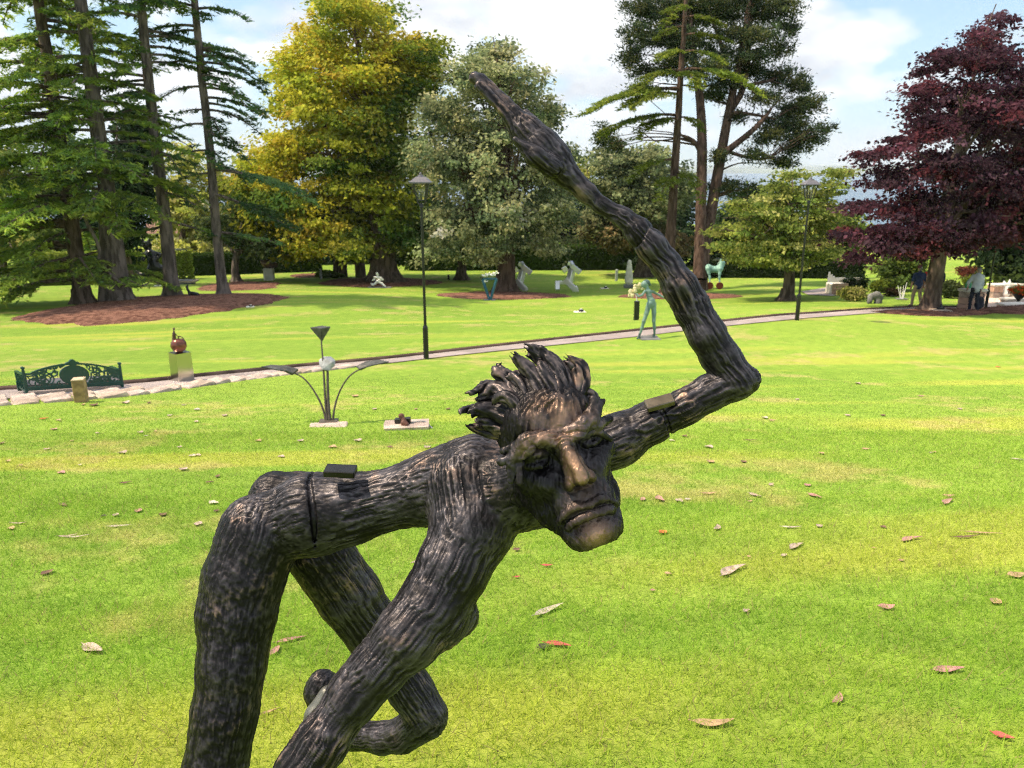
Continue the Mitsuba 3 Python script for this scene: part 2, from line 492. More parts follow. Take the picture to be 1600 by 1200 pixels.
# grass blades on the near lawn, thinning out with distance
def build_grass():
    rng = np.random.default_rng(5)
    VV, FF, UV, n0 = [], [], [], 0
    for y0, y1, dens, h, w in ((1.2, 3.0, 8200, 0.034, 0.0044), (3.0, 5.0, 5200, 0.032, 0.0050), (5.0, 8.0, 2900, 0.026, 0.0065), (8.0, 15.0, 800, 0.026, 0.010)):
        xm = 0.74 * y1 + 1.0
        n = int(dens * (y1 - y0) * 2 * xm)
        x, y = rng.uniform(-xm, xm, n), rng.uniform(y0, y1, n)
        ok = (np.abs(x) < 0.74 * y + 0.9) & (rng.uniform(size=n) < np.clip((15.0 - y) / 7.0, 0, 1) ** 1.5 + (y < 8))
        x, y = x[ok], y[ok]
        n = len(x)
        z = TZ(x, y)
        lush = meshkit.fbm(np.stack([x * 0.9, y * 0.9, 0 * x], 1), 3, 4)
        hh = h * rng.uniform(0.5, 1.35, n) * (0.55 + 0.9 * lush)
        ang, lean = rng.uniform(0, 2 * np.pi, n), rng.uniform(0.3, 1.5, n) * hh
        tw = rng.uniform(0, 2 * np.pi, n)
        b = np.stack([x, y, z - 0.002], 1)
        side = np.stack([np.cos(tw), np.sin(tw), 0 * tw], 1) * (w * rng.uniform(0.6, 1.3, n))[:, None] * 0.5
        tip = b + np.stack([np.cos(ang) * lean, np.sin(ang) * lean, hh], 1)
        VV.append(np.stack([b - side, b + side, tip], 1).reshape(-1, 3))
        FF.append(np.arange(n * 3).reshape(-1, 3) + n0)
        UV.append(np.repeat(np.stack([rng.uniform(0, 1, n), rng.uniform(0, 1, n)], 1), 3, 0))
        n0 += n * 3
    put("grass", trimesh.Trimesh(np.vstack(VV), np.vstack(FF), process=False), "m_blade", smooth=False, uv=np.vstack(UV), kind="stuff",
        label="short mown green grass with dry straw patches in the foreground", cat="grass")


build_grass()

# far water and hills
scene["m_sea"] = {"type": "principled", "base_color": {"type": "rgb", "value": [0.05, 0.10, 0.17]}, "roughness": 0.35, "specular": 0.5}
_w = np.array([[-16000, 500, -70.0], [16000, 500, -70], [16000, 15000, -70], [-16000, 15000, -70]])
put("water", (_w, np.array([[0, 1, 2, 3]])), "m_sea", kind="structure", smooth=False, label="distant water seen between the trees")


def build_hills():
    x = np.linspace(-12000, 12000, 240)
    y = np.linspace(7000, 12000, 24)
    X, Y = np.meshgrid(x, y, indexing="ij")
    n = meshkit.fbm(np.stack([X / 2200 + 40, Y / 3000, X * 0], -1), 5, 2)
    e = np.sin(np.clip((Y - 7000) / 5000, 0, 1) * np.pi) ** 0.7
    Z = -90 + e * (30 + 90 * n)
    V = np.stack([X, Y, Z], -1).reshape(-1, 3)
    ny = len(y)
    i, j = np.meshgrid(np.arange(len(x) - 1), np.arange(ny - 1), indexing="ij")
    q = np.stack([i * ny + j, (i + 1) * ny + j, (i + 1) * ny + j + 1, i * ny + j + 1], -1).reshape(-1, 4)
    scene["m_hill"] = mottled((0.10, 0.12, 0.06), 0.5, 0.002, 0.95)
    put("hills", (V, q), "m_hill", smooth=True, kind="structure", label="low blue hills on the horizon")


build_hills()
# ------------------------------------------------------------------ the bronze figure in the foreground
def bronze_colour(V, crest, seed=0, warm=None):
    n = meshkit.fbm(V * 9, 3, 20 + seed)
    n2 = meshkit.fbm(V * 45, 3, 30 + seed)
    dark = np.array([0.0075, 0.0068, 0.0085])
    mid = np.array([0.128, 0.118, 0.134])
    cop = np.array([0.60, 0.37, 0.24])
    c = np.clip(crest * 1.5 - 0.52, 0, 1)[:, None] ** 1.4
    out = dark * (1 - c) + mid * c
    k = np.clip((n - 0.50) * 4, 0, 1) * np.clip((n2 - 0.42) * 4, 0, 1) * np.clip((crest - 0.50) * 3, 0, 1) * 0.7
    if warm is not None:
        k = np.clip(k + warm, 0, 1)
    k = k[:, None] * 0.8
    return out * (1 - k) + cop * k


def ridges(u, v, s, lam, along, seed):
    """bark-like ridges that run along s"""
    q = np.stack([u, v, s], -1)
    wob = (meshkit.fbm(q * 13, 2, seed + 5) - 0.5) * 0.018 + (meshkit.fbm(q * 50, 2, seed + 6) - 0.5) * 0.006
    u, v = u + wob, v + wob * 0.7
    n1 = meshkit.noise(np.stack([u / lam, v / lam, s / along], 1), seed)
    n2 = meshkit.noise(np.stack([u / (lam * 0.55), v / (lam * 0.55), s / (along * 0.5)], 1), seed + 1)
    return 0.62 * (1 - np.abs(2 * n1 - 1)) ** 1.8 + 0.38 * (1 - np.abs(2 * n2 - 1)) ** 1.8


def bark(m, chains, lam=0.0052, along=0.18, amp=0.0044, lump=0.007, seed=0, rough=None):
    """chains: lists of Rc bones; the grain flows along each chain without a break"""
    V = np.asarray(m.vertices)
    N = vnormals(m)
    ws, cs = np.zeros(len(V)), np.zeros(len(V))
    best = np.full(len(V), 9.0)
    ds = [[o.d(V) for o in ch] for ch in chains]
    for d in ds:
        for x in d:
            best = np.minimum(best, x)
    for ci, ch in enumerate(chains):
        e1, s0 = None, 0.0
        for o, d in zip(ch, ds[ci]):
            ax = nrm(o.b - o.a)
            e1 = np.cross(ax, [0.31, 0.52, 0.79]) if e1 is None else e1 - (e1 @ ax) * ax
            e1 = nrm(e1)
            e2 = np.cross(ax, e1)
            w = np.exp(-(d - best) / 0.0022)
            k = np.nonzero(w > 0.02)[0]
            if len(k):
                p = V[k] - o.a
                cs[k] += w[k] * ridges(p @ e1, p @ e2, s0 + p @ ax, lam, along, seed + 11 * ci)
                ws[k] += w[k]
            s0 += np.linalg.norm(o.b - o.a)
    crest = cs / np.maximum(ws, 1e-9)
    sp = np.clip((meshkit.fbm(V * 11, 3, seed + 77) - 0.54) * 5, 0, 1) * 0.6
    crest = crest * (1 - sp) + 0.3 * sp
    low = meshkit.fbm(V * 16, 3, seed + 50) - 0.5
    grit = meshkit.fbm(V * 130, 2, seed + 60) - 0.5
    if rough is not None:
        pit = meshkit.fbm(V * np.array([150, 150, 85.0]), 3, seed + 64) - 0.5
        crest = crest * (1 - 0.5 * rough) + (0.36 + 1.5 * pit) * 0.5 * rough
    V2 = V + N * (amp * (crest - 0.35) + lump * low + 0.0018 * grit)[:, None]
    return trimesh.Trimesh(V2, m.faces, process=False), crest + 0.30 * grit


def pj(px, py, d, r):
    return W(px, py, d), r * d / F


def limb(spec, k):
    J = [pj(*s) for s in spec]
    return [Rc(J[i][0], J[i + 1][0], J[i][1], J[i + 1][1], k) for i in range(len(J) - 1)]


def build_figure():
    root = thing("bronze_sculpture", "large dark bronze figure with bark textured limbs, scowling face and one raised arm", "sculpture")
    near_leg = limb([(406, 836, 1.56, 63), (381, 905, 1.55, 62), (370, 960, 1.54, 59), (362, 1040, 1.52, 52), (352, 1110, 1.51, 49), (336, 1200, 1.50, 48), (322, 1330, 1.48, 45), (314, 1450, 1.47, 38)], 0.012)
    rump2 = limb([(432, 778, 1.70, 42), (466, 786, 1.70, 46), (520, 800, 1.66, 42)], 0.010)
    far_leg = limb([(498, 862, 1.70, 50), (545, 930, 1.74, 48), (598, 1010, 1.77, 42), (640, 1076, 1.78, 33), (668, 1117, 1.78, 31)], 0.012)
    shin = limb([(664, 1124, 1.78, 31), (630, 1148, 1.81, 25), (598, 1153, 1.84, 22), (552, 1148, 1.90, 22), (516, 1118, 1.94, 24), (500, 1082, 1.96, 24), (504, 1070, 1.96, 23)], 0.012)
    torso = limb([(448, 818, 1.57, 57), (492, 803, 1.56, 59), (553, 794, 1.55, 50), (606, 782, 1.54, 42), (660, 768, 1.53, 48), (700, 760, 1.52, 58), (745, 752, 1.51, 66)], 0.03)
    chest = limb([(740, 750, 1.50, 64), (800, 765, 1.48, 62)], 0.03) + limb([(780, 775, 1.46, 48), (842, 790, 1.43, 34)], 0.03)
    neck = limb([(790, 770, 1.46, 48), (838, 752, 1.40, 50)], 0.03)
    arm = limb([(728, 765, 1.48, 58), (737, 830, 1.45, 61), (708, 890, 1.42, 54), (676, 945, 1.40, 51), (638, 992, 1.38, 49), (588, 1046, 1.37, 41), (553, 1087, 1.36, 37), (502, 1160, 1.34, 38), (474, 1203, 1.33, 39), (390, 1320, 1.32, 34), (345, 1400, 1.32, 30)], 0.02)
    elbow = limb([(692, 968, 1.41, 42), (714, 962, 1.43, 33)], 0.02)
    arm2 = limb([(790, 740, 1.54, 54), (900, 710, 1.56, 46), (967, 687, 1.56, 39), (1019, 660, 1.55, 30), (1069, 636, 1.54, 25.5), (1110, 613, 1.54, 26), (1150, 598, 1.53, 25), (1168, 594, 1.53, 19)], 0.015)
    fore2 = limb([(1152, 594, 1.53, 27), (1125, 555, 1.53, 29), (1105, 523, 1.52, 27), (1083, 483, 1.52, 26), (1062, 447, 1.51, 25), (1042, 415, 1.51, 22), (1019, 386, 1.50, 22), (997, 361, 1.50, 20), (973, 340, 1.50, 14), (939, 320, 1.50, 11), (918, 301, 1.50, 13)], 0.010)
    hand2 = limb([(918, 301, 1.50, 13), (884, 271, 1.50, 18), (868, 253, 1.50, 24), (846, 231, 1.50, 28), (822, 204, 1.50, 23), (800, 180, 1.50, 17)], 0.012)
    fing = []
    for (ox, oy, od, tl, r) in ((4.0, -1.5, 0.014, 1.0, 8.5), (-1.5, .5, 0.0, 1.04, 8.5), (2.5, -5, 0.006, 0.95, 8), (-5, 4, -0.010, 0.90, 8)):
        a, b = np.array([822, 205.0]), np.array([746, 124.0])
        t = a + (b - a) * tl
        mid = (a + t) / 2 + np.array([3, -1.0])
        fing += limb([(a[0] + ox * 1.4, a[1] + oy * 1.4, 1.50 + od, r + 2), (mid[0] + ox, mid[1] + oy, 1.50 + od, r), (t[0] + ox * .7, t[1] + oy * .7, 1.495 + od * .7, r - 1.6)], 0.004)
    thumb = limb([(862, 262, 1.47, 16), (836, 244, 1.455, 13), (806, 219, 1.45, 5.5)], 0.01)
    nub = limb([(846, 212, 1.53, 12), (830, 190, 1.54, 8), (820, 176, 1.545, 4)], 0.006)
    seam_at = []
    ops = torso + near_leg + rump2 + far_leg + shin + chest + neck + arm + elbow + arm2 + fore2 + hand2 + fing + thumb + nub
    # casting seams: shallow rings cut into the limbs
    def ring(a, b, frac, r, wob=0.0, th=0.0032):
        c = a + (b - a) * frac
        x = nrm(b - a)
        e1 = nrm(np.cross(x, [0.3, 0.5, 0.8]))
        e2 = np.cross(x, e1)
        ang = np.linspace(0, 2 * np.pi, 29)
        p = [c + r * (math.cos(t) * e1 + math.sin(t) * e2) + x * wob * math.sin(2 * t + 1) for t in ang]
        return [Rc(p[i], p[i + 1], th, th, 0.003, True) for i in range(28)]
    cut = ring(W(470, 802, 1.56), W(560, 793, 1.55), 0.36, 0.0755, 0.010, 0.0058)
    cut += ring(W(1019, 660, 1.55), W(1069, 636, 1.54), 0.35, 0.0360, 0.003)
    cut += ring(W(1019, 386, 1.50), W(997, 361, 1.50), 0.6, 0.0268, 0.006, 0.0022)
    # the feet and the hand that run down into the turf are meshed coarser than the rest
    def below(m):
        c = np.asarray(m.triangles_center)
        return c[:, 2] < EYE[2] - 0.775 * ((c - EYE) @ CF)
    fine, coarse = sdf_mesh(ops + cut, 0.0022), sdf_mesh(near_leg + arm, 0.006)
    fine.update_faces(~below(fine))
    coarse.update_faces(below(coarse))
    fine.remove_unreferenced_vertices()
    coarse.remove_unreferenced_vertices()
    m = cat([fine, coarse])
    V = np.asarray(m.vertices)
    legness = np.clip((1.02 - V[:, 2]) / 0.12, 0, 1) * np.clip(-(V[:, 0] + 0.36) / 0.05, 0, 1) * (V[:, 1] < 1.75)
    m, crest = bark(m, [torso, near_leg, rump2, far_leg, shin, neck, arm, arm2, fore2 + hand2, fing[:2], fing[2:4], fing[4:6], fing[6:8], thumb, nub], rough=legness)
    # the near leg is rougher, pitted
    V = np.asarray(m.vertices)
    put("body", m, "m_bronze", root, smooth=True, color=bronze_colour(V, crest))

    # ---- head
    O = W(878, 697, 1.27)
    zv = nrm(EYE - O)
    X = nrm(0.94 * CR + 0.35 * CU)
    X = nrm(X - (X @ zv) * zv)
    Y = np.cross(zv, X)
    yaw, nod = math.radians(9), math.radians(-6)
    Z = zv * math.cos(yaw) + X * math.sin(yaw)
    X = np.cross(Y, Z)
    Z2 = Z * math.cos(nod) + Y * math.sin(nod)
    Y = np.cross(Z2, X)
    Z = Z2
    R = np.stack([X, Y, Z])

    def L(x, y, z):
        return O + (np.array([x, y, z]) @ R)

    def rc(a, b, ra, rb, k=0.008, sub=False):
        return Rc(L(*a), L(*b), ra, rb, k, sub)

    def el(c, r, k=0.01, sub=False, tilt=0.0):
        M = R
        if tilt:
            ct, st = math.cos(tilt), math.sin(tilt)
            M = np.stack([X * ct + Y * st, -X * st + Y * ct, Z])
        return El(L(*c), r, M, k, sub)

    def path(P, r, k, sub=False):
        P = spline(np.array(P), 13)
        return [rc(P[i], P[i + 1], r, r, k, sub) for i in range(12)]

    def lid(cx, cy, w, hgt, z, skew, r, sg=1):
        """an eyelid: an arc from corner to corner, bulging over the eyeball"""
        t = np.linspace(-1, 1, 9)
        P = [(cx + w * q, cy + hgt * (1 - q * q) + skew * q * sg, z * .15 + z * 1.05 * (1 - q * q) ** .5 - .004 * abs(q) - .003 * q * np.sign(cx) - .0115) for q in t]
        return [rc(P[i], P[i + 1], r, r, .006) for i in range(8)]

    h = [el((0.0, .042, -.090), (.088, .092, .100)), el((0, .020, -.060), (.084, .080, .078), .02), el((-.004, -.055, -.064), (.080, .105, .068), .02),
         el((0, .056, -.028), (.064, .040, .040), .02), el((.006, -.086, -.026), (.056, .060, .046), .02),
         rc((-.042, -.104, -.040), (-.016, -.146, -.006), .026, .024, .016), rc((.046, -.106, -.040), (.026, -.148, -.006), .026, .023, .016),
         rc((-.018, -.146, -.001), (.026, -.147, -.003), .0245, .0235, .020),
         # cheekbones, hollow cheeks
         rc((-.074, -.032, -.026), (-.036, -.052, .000), .016, .014, .030), rc((.074, -.030, -.028), (.038, -.050, .000), .016, .014, .030),
         el((-.062, -.090, .006), (.018, .026, .018), .016, True), el((.066, -.090, .002), (.014, .026, .016), .016, True),
         # sockets
         el((-.048, -.008, .018), (.032, .020, .027), .012, True), el((.049, -.005, .017), (.028, .016, .024), .010, True),
         # brow ridges: thick, rough, overhanging, curling at their outer ends
         rc((-.008, .010, .024), (-.030, .024, .029), .008, .0095, .006), rc((-.030, .024, .029), (-.058, .028, .025), .0095, .009, .006), rc((-.058, .028, .025), (-.088, .006, .008), .009, .0085, .006), rc((-.012, .022, .022), (-.050, .035, .026), .006, .007, .008), rc((-.050, .035, .026), (-.082, .024, .004), .007, .006, .008), rc((-.052, .016, .030), (-.076, .006, .016), .005, .005, .004),
         rc((-.084, .006, .008), (-.098, -.022, .008), .010, .0055, .004), rc((-.078, .014, .004), (-.104, .010, .004), .009, .005, .004), rc((-.076, -.002, .012), (-.088, -.030, .016), .007, .0045, .004), rc((-.060, .030, .020), (-.094, .026, -.002), .007, .004, .004),
         rc((.011, .010, .024), (.034, .015, .026), .0075, .0085, .006), rc((.034, .015, .026), (.058, .024, .015), .0085, .008, .006), rc((.014, .020, .022), (.040, .028, .024), .005, .006, .008), rc((.040, .028, .024), (.062, .040, .010), .006, .005, .008), rc((.058, .024, .015), (.080, .042, .004), .010, .0065, .006),
         rc((.060, .030, .014), (.076, .056, .004), .007, .005, .004), rc((.066, .012, .006), (.094, .014, -.010), .008, .005, .004), rc((.064, .002, .004), (.082, -.018, -.008), .006, .004, .004), rc((.076, .052, .004), (.090, .046, .000), .005, .004, .003),
         
         # nose: straight, narrow, with flat sides
         rc((0, .012, .027), (.003, -.044, .054), .0078, .0095, .005), rc((-.002, 0, .016), (-.006, -.050, .036), .010, .0115, .014), rc((.002, 0, .016), (.011, -.050, .036), .010, .0115, .014),
         el((.003, -.055, .053), (.0115, .0100, .0115), .006), el((-.016, -.059, .032), (.0078, .0095, .014), .008), el((.022, -.059, .032), (.0078, .0095, .014), .008),
         el((-.009, -.068, .040), (.0058, .0045, .008), .003, True), el((.014, -.068, .040), (.0058, .0045, .008), .003, True),
         rc((-.028, -.056, .024), (-.054, -.112, .010), .0042, .0035, .006, True), rc((.034, -.056, .024), (.058, -.114, .008), .0042, .0035, .006, True),
         # mouth: long, turned down
         el((.004, -.098, .004), (.050, .030, .026), .016),
         *path([(-.048, -.114, .008), (-.034, -.103, .022), (-.016, -.096, .029), (.004, -.101, .031), (.024, -.098, .029), (.040, -.109, .019), (.050, -.120, .006)], .0048, .006),
         *path([(-.054, -.124, .009), (-.038, -.113, .0245), (-.016, -.106, .034), (.004, -.111, .036), (.026, -.109, .034), (.044, -.117, .0215), (.056, -.131, .004)], .0042, .003, True),
         *path([(-.038, -.126, .018), (-.018, -.118, .028), (.004, -.117, .031), (.024, -.118, .028), (.040, -.125, .016)], .0056, .005),
         *path([(-.034, -.134, .023), (.004, -.129, .034), (.038, -.136, .021)], .0036, .006, True), el((.006, -.150, .010), (.026, .017, .019), .016),
         rc((.003, -.072, .034), (.004, -.090, .032), .003, .003, .004, True),
         # eyes with heavy lids
         el((-.047, -.008, -.0105), (.0165, .0135, .0155), .002), el((.049, -.005, -.0095), (.0165, .0135, .0155), .002),
         *lid(-.047, -.008, .0215, .0115, .0140, -.0012, .0040), *lid(.049, -.005, .0215, .0105, .0150, -.0012, .0040, -1),
         *lid(-.047, -.008, .0215, -.0095, .0130, .0005, .0030), *lid(.049, -.005, .0215, -.0085, .0140, .0005, .0030, -1),
         rc((.032, -.030, .020), (.070, -.024, .004), .0028, .0028, .006, True),
         el((.052, -.005, .0060), (.0045, .0045, .004), .0015, True)]
    # jaw joins the neck
    h += [Rc(L(-.01, -.06, -.10), W(812, 765, 1.42), .055, .05, .03)]
    hm = sdf_mesh(h, 0.0018)
    V = np.asarray(hm.vertices)
    q = (V - O) @ R.T
    N = vnormals(hm)
    face = np.clip((q[:, 2] + .02) / .03, 0, 1)
    wr = meshkit.noise(np.stack([q[:, 0] * 28 + q[:, 1] * 8, q[:, 1] * 150 + 18 * meshkit.noise(q * 14, 5), q[:, 2] * 30], 1), 8)
    wr = 1 - np.abs(2 * wr - 1)
    brow = np.clip((q[:, 1] + .010) / .02, 0, 1) * np.clip((.078 - q[:, 1]) / .03, 0, 1)
    lumps = meshkit.fbm(q * 38, 3, 6) - .5
    grit = meshkit.fbm(q * 160, 3, 7) - .5
    strand = ridges(q[:, 0] * .9 - q[:, 1] * .4, q[:, 2], q[:, 1] * .9 + q[:, 0] * .4, .0065, .06, 90)
    out = 1 - face
    bw = np.exp(-((q[:, 1] - .020 + .1 * np.abs(q[:, 0])) / .018) ** 2) * face
    flow = ridges(q[:, 1] + .25 * np.abs(q[:, 0]), q[:, 2], q[:, 0], .0062, .09, 97)
    chis = ridges(q[:, 0] * .8 + q[:, 1] * .5, q[:, 2], q[:, 1] * .8 - q[:, 0] * .5, .0075, .05, 131)
    V = V + N * (0.0026 * (flow - .4) * bw + 0.0016 * (chis - .4) * face * (q[:, 1] < .0) + 0.0045 * (wr - .5) * brow * face + 0.0024 * lumps + 0.0020 * grit + 0.0026 * (strand - .4) * face + 0.0055 * (strand - .4) * face * np.clip((q[:, 1] - .045) / .03, 0, 1) + 0.005 * (strand - .5) * out)[:, None]
    nz = np.clip(N @ Z, 0, 1)
    high = np.clip((q[:, 2] - .016) / .02, 0, 1) * nz
    ms = np.exp(-((q[:, 0] - .003) / .016) ** 2) * (q[:, 1] > -.075) * (q[:, 1] < .02) + .55 * np.exp(-((q[:, 1] - .022) / .014) ** 2) + .25
    warm = 0.75 * np.clip(ms, 0, 1) * high * np.clip(meshkit.fbm(q * 30, 3, 12) * 1.9 - .35, 0, 1)
    warm += 0.62 * np.exp(-((q[:, 0] - .006) / .035) ** 2 - ((q[:, 1] - .055) / .03) ** 2) * face * np.clip(meshkit.fbm(q * 55, 3, 13) * 2.4 - .65, 0, 1)
    warm += 0.55 * np.exp(-((q[:, 0] - .0) / .02) ** 2 - ((q[:, 1] + .150) / .02) ** 2) * face
    put("head", trimesh.Trimesh(V, hm.faces, process=False), "m_bronze", root, smooth=True,
        color=bronze_colour(V, 0.18 + 0.30 * face * nz * (0.5 + 1.8 * lumps) + 0.3 * strand + .2 * brow * face * (wr - .3) + .35 * bw * (flow - .35) + .12 * face * (chis - .4), 3, warm))

    # ---- hair: thick curling locks (px, py, depth, radius px)
    def K(x, y, d, r):  # from the enlarged view of the head
        return (x / 2.54 + 687, y / 2.54 + 516, d, r / 2.54)
    locks = [[K(*q) for q in l] for l in (
        [(425, 290, 1.285, 30), (398, 235, 1.29, 34), (365, 175, 1.30, 32), (322, 132, 1.30, 25), (290, 94, 1.295, 15)],
        [(500, 285, 1.29, 38), (490, 225, 1.30, 48), (452, 150, 1.31, 50), (400, 95, 1.31, 36), (342, 62, 1.30, 16)],
        [(455, 280, 1.28, 24), (440, 220, 1.285, 26), (415, 170, 1.29, 24), (398, 120, 1.295, 14)],
        [(545, 275, 1.30, 30), (560, 215, 1.31, 40), (552, 150, 1.315, 38), (505, 104, 1.31, 16)],
        [(560, 275, 1.31, 28), (596, 262, 1.315, 30), (622, 282, 1.31, 18)],
        [(380, 300, 1.29, 26), (350, 240, 1.295, 30), (310, 192, 1.31, 30), (270, 172, 1.315, 16)],
        [(340, 270, 1.31, 40), (300, 225, 1.32, 40), (262, 185, 1.33, 28), (220, 158, 1.33, 20), (236, 148, 1.33, 12)],
        [(330, 300, 1.31, 50), (270, 265, 1.325, 60), (220, 240, 1.335, 44), (180, 262, 1.33, 26), (142, 274, 1.32, 15)],
        [(345, 330, 1.285, 26), (300, 290, 1.285, 26), (262, 262, 1.29, 24), (228, 268, 1.295, 16), (215, 296, 1.30, 10)],
        [(310, 345, 1.30, 40), (255, 335, 1.315, 46), (195, 318, 1.32, 36), (145, 318, 1.31, 28), (115, 334, 1.30, 15)],
        [(300, 385, 1.31, 44), (245, 375, 1.325, 46), (190, 362, 1.325, 32), (148, 352, 1.315, 16)],
        [(295, 405, 1.32, 38), (230, 400, 1.335, 36), (165, 392, 1.33, 26), (112, 378, 1.32, 16)],
        [(520, 300, 1.36, 70), (450, 230, 1.38, 60), (400, 160, 1.38, 36)],
        [(400, 330, 1.37, 80), (310, 260, 1.39, 60), (260, 210, 1.38, 40)],
        [(590, 330, 1.34, 44), (606, 300, 1.35, 30), (624, 262, 1.34, 15)])]

    rl = np.random.default_rng(19)
    more = []
    for s in [locks[i] for i in (1, 3, 5, 6, 7, 9, 10)]:
        j = rl.normal(0, 5, 2)
        more.append([(a + j[0] * (1 + .3 * q), b + j[1] * (1 + .3 * q), c + rl.uniform(-.02, .03), r * .5) for q, (a, b, c, r) in enumerate(s)])
    for i, s in enumerate(locks + more):
        P = np.array([[*W(a, b, c), (.92 if q < len(s) - 1 else .8) * r * c / F] for q, (a, b, c, r) in enumerate(s)])
        n = 13
        S = spline(P, n)
        t = nrm(np.gradient(S[:, :3], axis=0))
        e1 = nrm(np.cross(t, zv + 0 * t))
        e2 = np.cross(t, e1)
        o = []
        m = 5 if len(s) > 3 else 4
        for q in range(m):
            ph, ln = q * 2 * np.pi / m + rl.uniform(-.4, .4), rl.uniform(.80, 1.06)
            f = np.linspace(0, min(ln, 1.0), n)
            at = lambda A: np.column_stack([np.interp(f, np.linspace(0, 1, n), A[:, k]) for k in range(A.shape[1])])
            Q, a1, a2 = at(S), at(e1), at(e2)
            tw = ph + 1.3 * f + rl.uniform(-.2, .2)
            R = np.maximum(Q[:, 3], .003)
            C = Q[:, :3] + (R * .62)[:, None] * (np.cos(tw)[:, None] * a1 + .75 * np.sin(tw)[:, None] * a2)
            C[-1] += t[-1] * R[-1] * (ln - .8) * 4 + a1[-1] * rl.uniform(-.5, .5) * R[-1]
            rr = R * rl.uniform(.42, .56) * np.clip(1.15 - .85 * f**4, .25, 1)
            o += [Rc(C[k], C[k + 1], rr[k], rr[k + 1], .0022) for k in range(n - 1)]
        o += [Rc(S[k, :3], S[k + 1, :3], max(S[k, 3] * .55, .002), max(S[k + 1, 3] * .5, .0015), .003) for k in range(n - 2)]
        lm = sdf_mesh(o, 0.0021)
        lm, cr = bark(lm, [[Rc(S[k, :3], S[k + 1, :3], max(S[k, 3], .003), max(S[k + 1, 3], .003)) for k in range(n - 1)]], lam=.0060, along=.10, amp=.0042, lump=.003, seed=200 + i * 7)
        v = np.asarray(lm.vertices)
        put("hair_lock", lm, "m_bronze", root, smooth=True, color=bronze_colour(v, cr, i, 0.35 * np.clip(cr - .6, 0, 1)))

    # ---- small rectangular plates over two casting seams
    for (a, b, d, w, nrmv) in (((508, 735), (556, 737), 1.485, .034, (0.0, -0.1, 1)), ((1009, 635), (1052, 623), 1.514, .026, (-0.25, -0.45, 0.85))):
        A, Bp = W(*a, d), W(*b, d)
        x = nrm(Bp - A)
        zz = nrm(np.array(nrmv, float) - (np.array(nrmv) @ x) * x)
        y = np.cross(zz, x)
        bm = box(np.linalg.norm(Bp - A), w, .013, bev=.0015)
        M = np.eye(4)
        M[:3, 0], M[:3, 1], M[:3, 2], M[:3, 3] = x, y, zz, (A + Bp) / 2
        bm.apply_transform(M)
        scene.setdefault("m_plate", mottled((0.16, 0.135, 0.10), 0.3, 40, 0.35, metallic=0.7))
        put("seam_plate", bm, "m_plate" if a[0] > 900 else "m_patina", root, smooth=20)
    # smooth grey heel pad
    hm = sdf_mesh(limb([(512, 1085, 1.93, 15), (494, 1118, 1.92, 17), (480, 1150, 1.93, 14)], .01), .003)
    scene["m_heel"] = mottled((0.13, 0.135, 0.125), 0.25, 40, 0.45, metallic=0.4)
    put("heel", hm, "m_heel", root, smooth=True)


build_figure()
# ------------------------------------------------------------------ trees and hedges
def bark_mat(key, c):
    c = np.asarray(c)

    def fn(p, n, uv):
        k = mikit.fbm(p.x * 9, p.y * 9, p.z * 1.6, 4)
        return mikit.mix((c * 0.55).tolist(), (c * 1.5).tolist(), mikit.smoothstep(0.3, 0.7, k))

    def fb(p, n, uv):
        return mikit.fbm(p.x * 14, p.y * 14, p.z * 2.5, 3)
    scene[key] = {"type": "bumpmap", "arbitrary": proc(fb), "scale": 0.06, "bsdf": {"type": "principled", "base_color": proc(fn), "roughness": 0.9, "specular": 0.2}}


bark_mat("m_bark", (0.115, 0.085, 0.072))
bark_mat("m_bark_grey", (0.14, 0.115, 0.11))
bark_mat("m_bark_red", (0.095, 0.062, 0.050))


def leaf_mesh(C, nd, up, L, Wd, col, rng, fold=0.0):
    """diamond leaves: centre, face normal, long axis, length, width"""
    n = len(C)
    nd = nrm(nd)
    ax = nrm(up - np.einsum("ij,ij->i", up, nd)[:, None] * nd)
    sd = np.cross(nd, ax)
    L, Wd = np.broadcast_to(L, (n,))[:, None], np.broadcast_to(Wd, (n,))[:, None]
    V = np.stack([C - ax * L / 2, C + sd * Wd / 2 - ax * L * .05 + nd * Wd * fold, C + ax * L / 2, C - sd * Wd / 2 - ax * L * .05 + nd * Wd * fold], 1).reshape(-1, 3)
    k = np.arange(n)[:, None] * 4
    Fc = np.concatenate([k + [0, 1, 2], k + [0, 2, 3]], 1).reshape(-1, 3)
    return V, Fc, np.repeat(col, 4, 0)


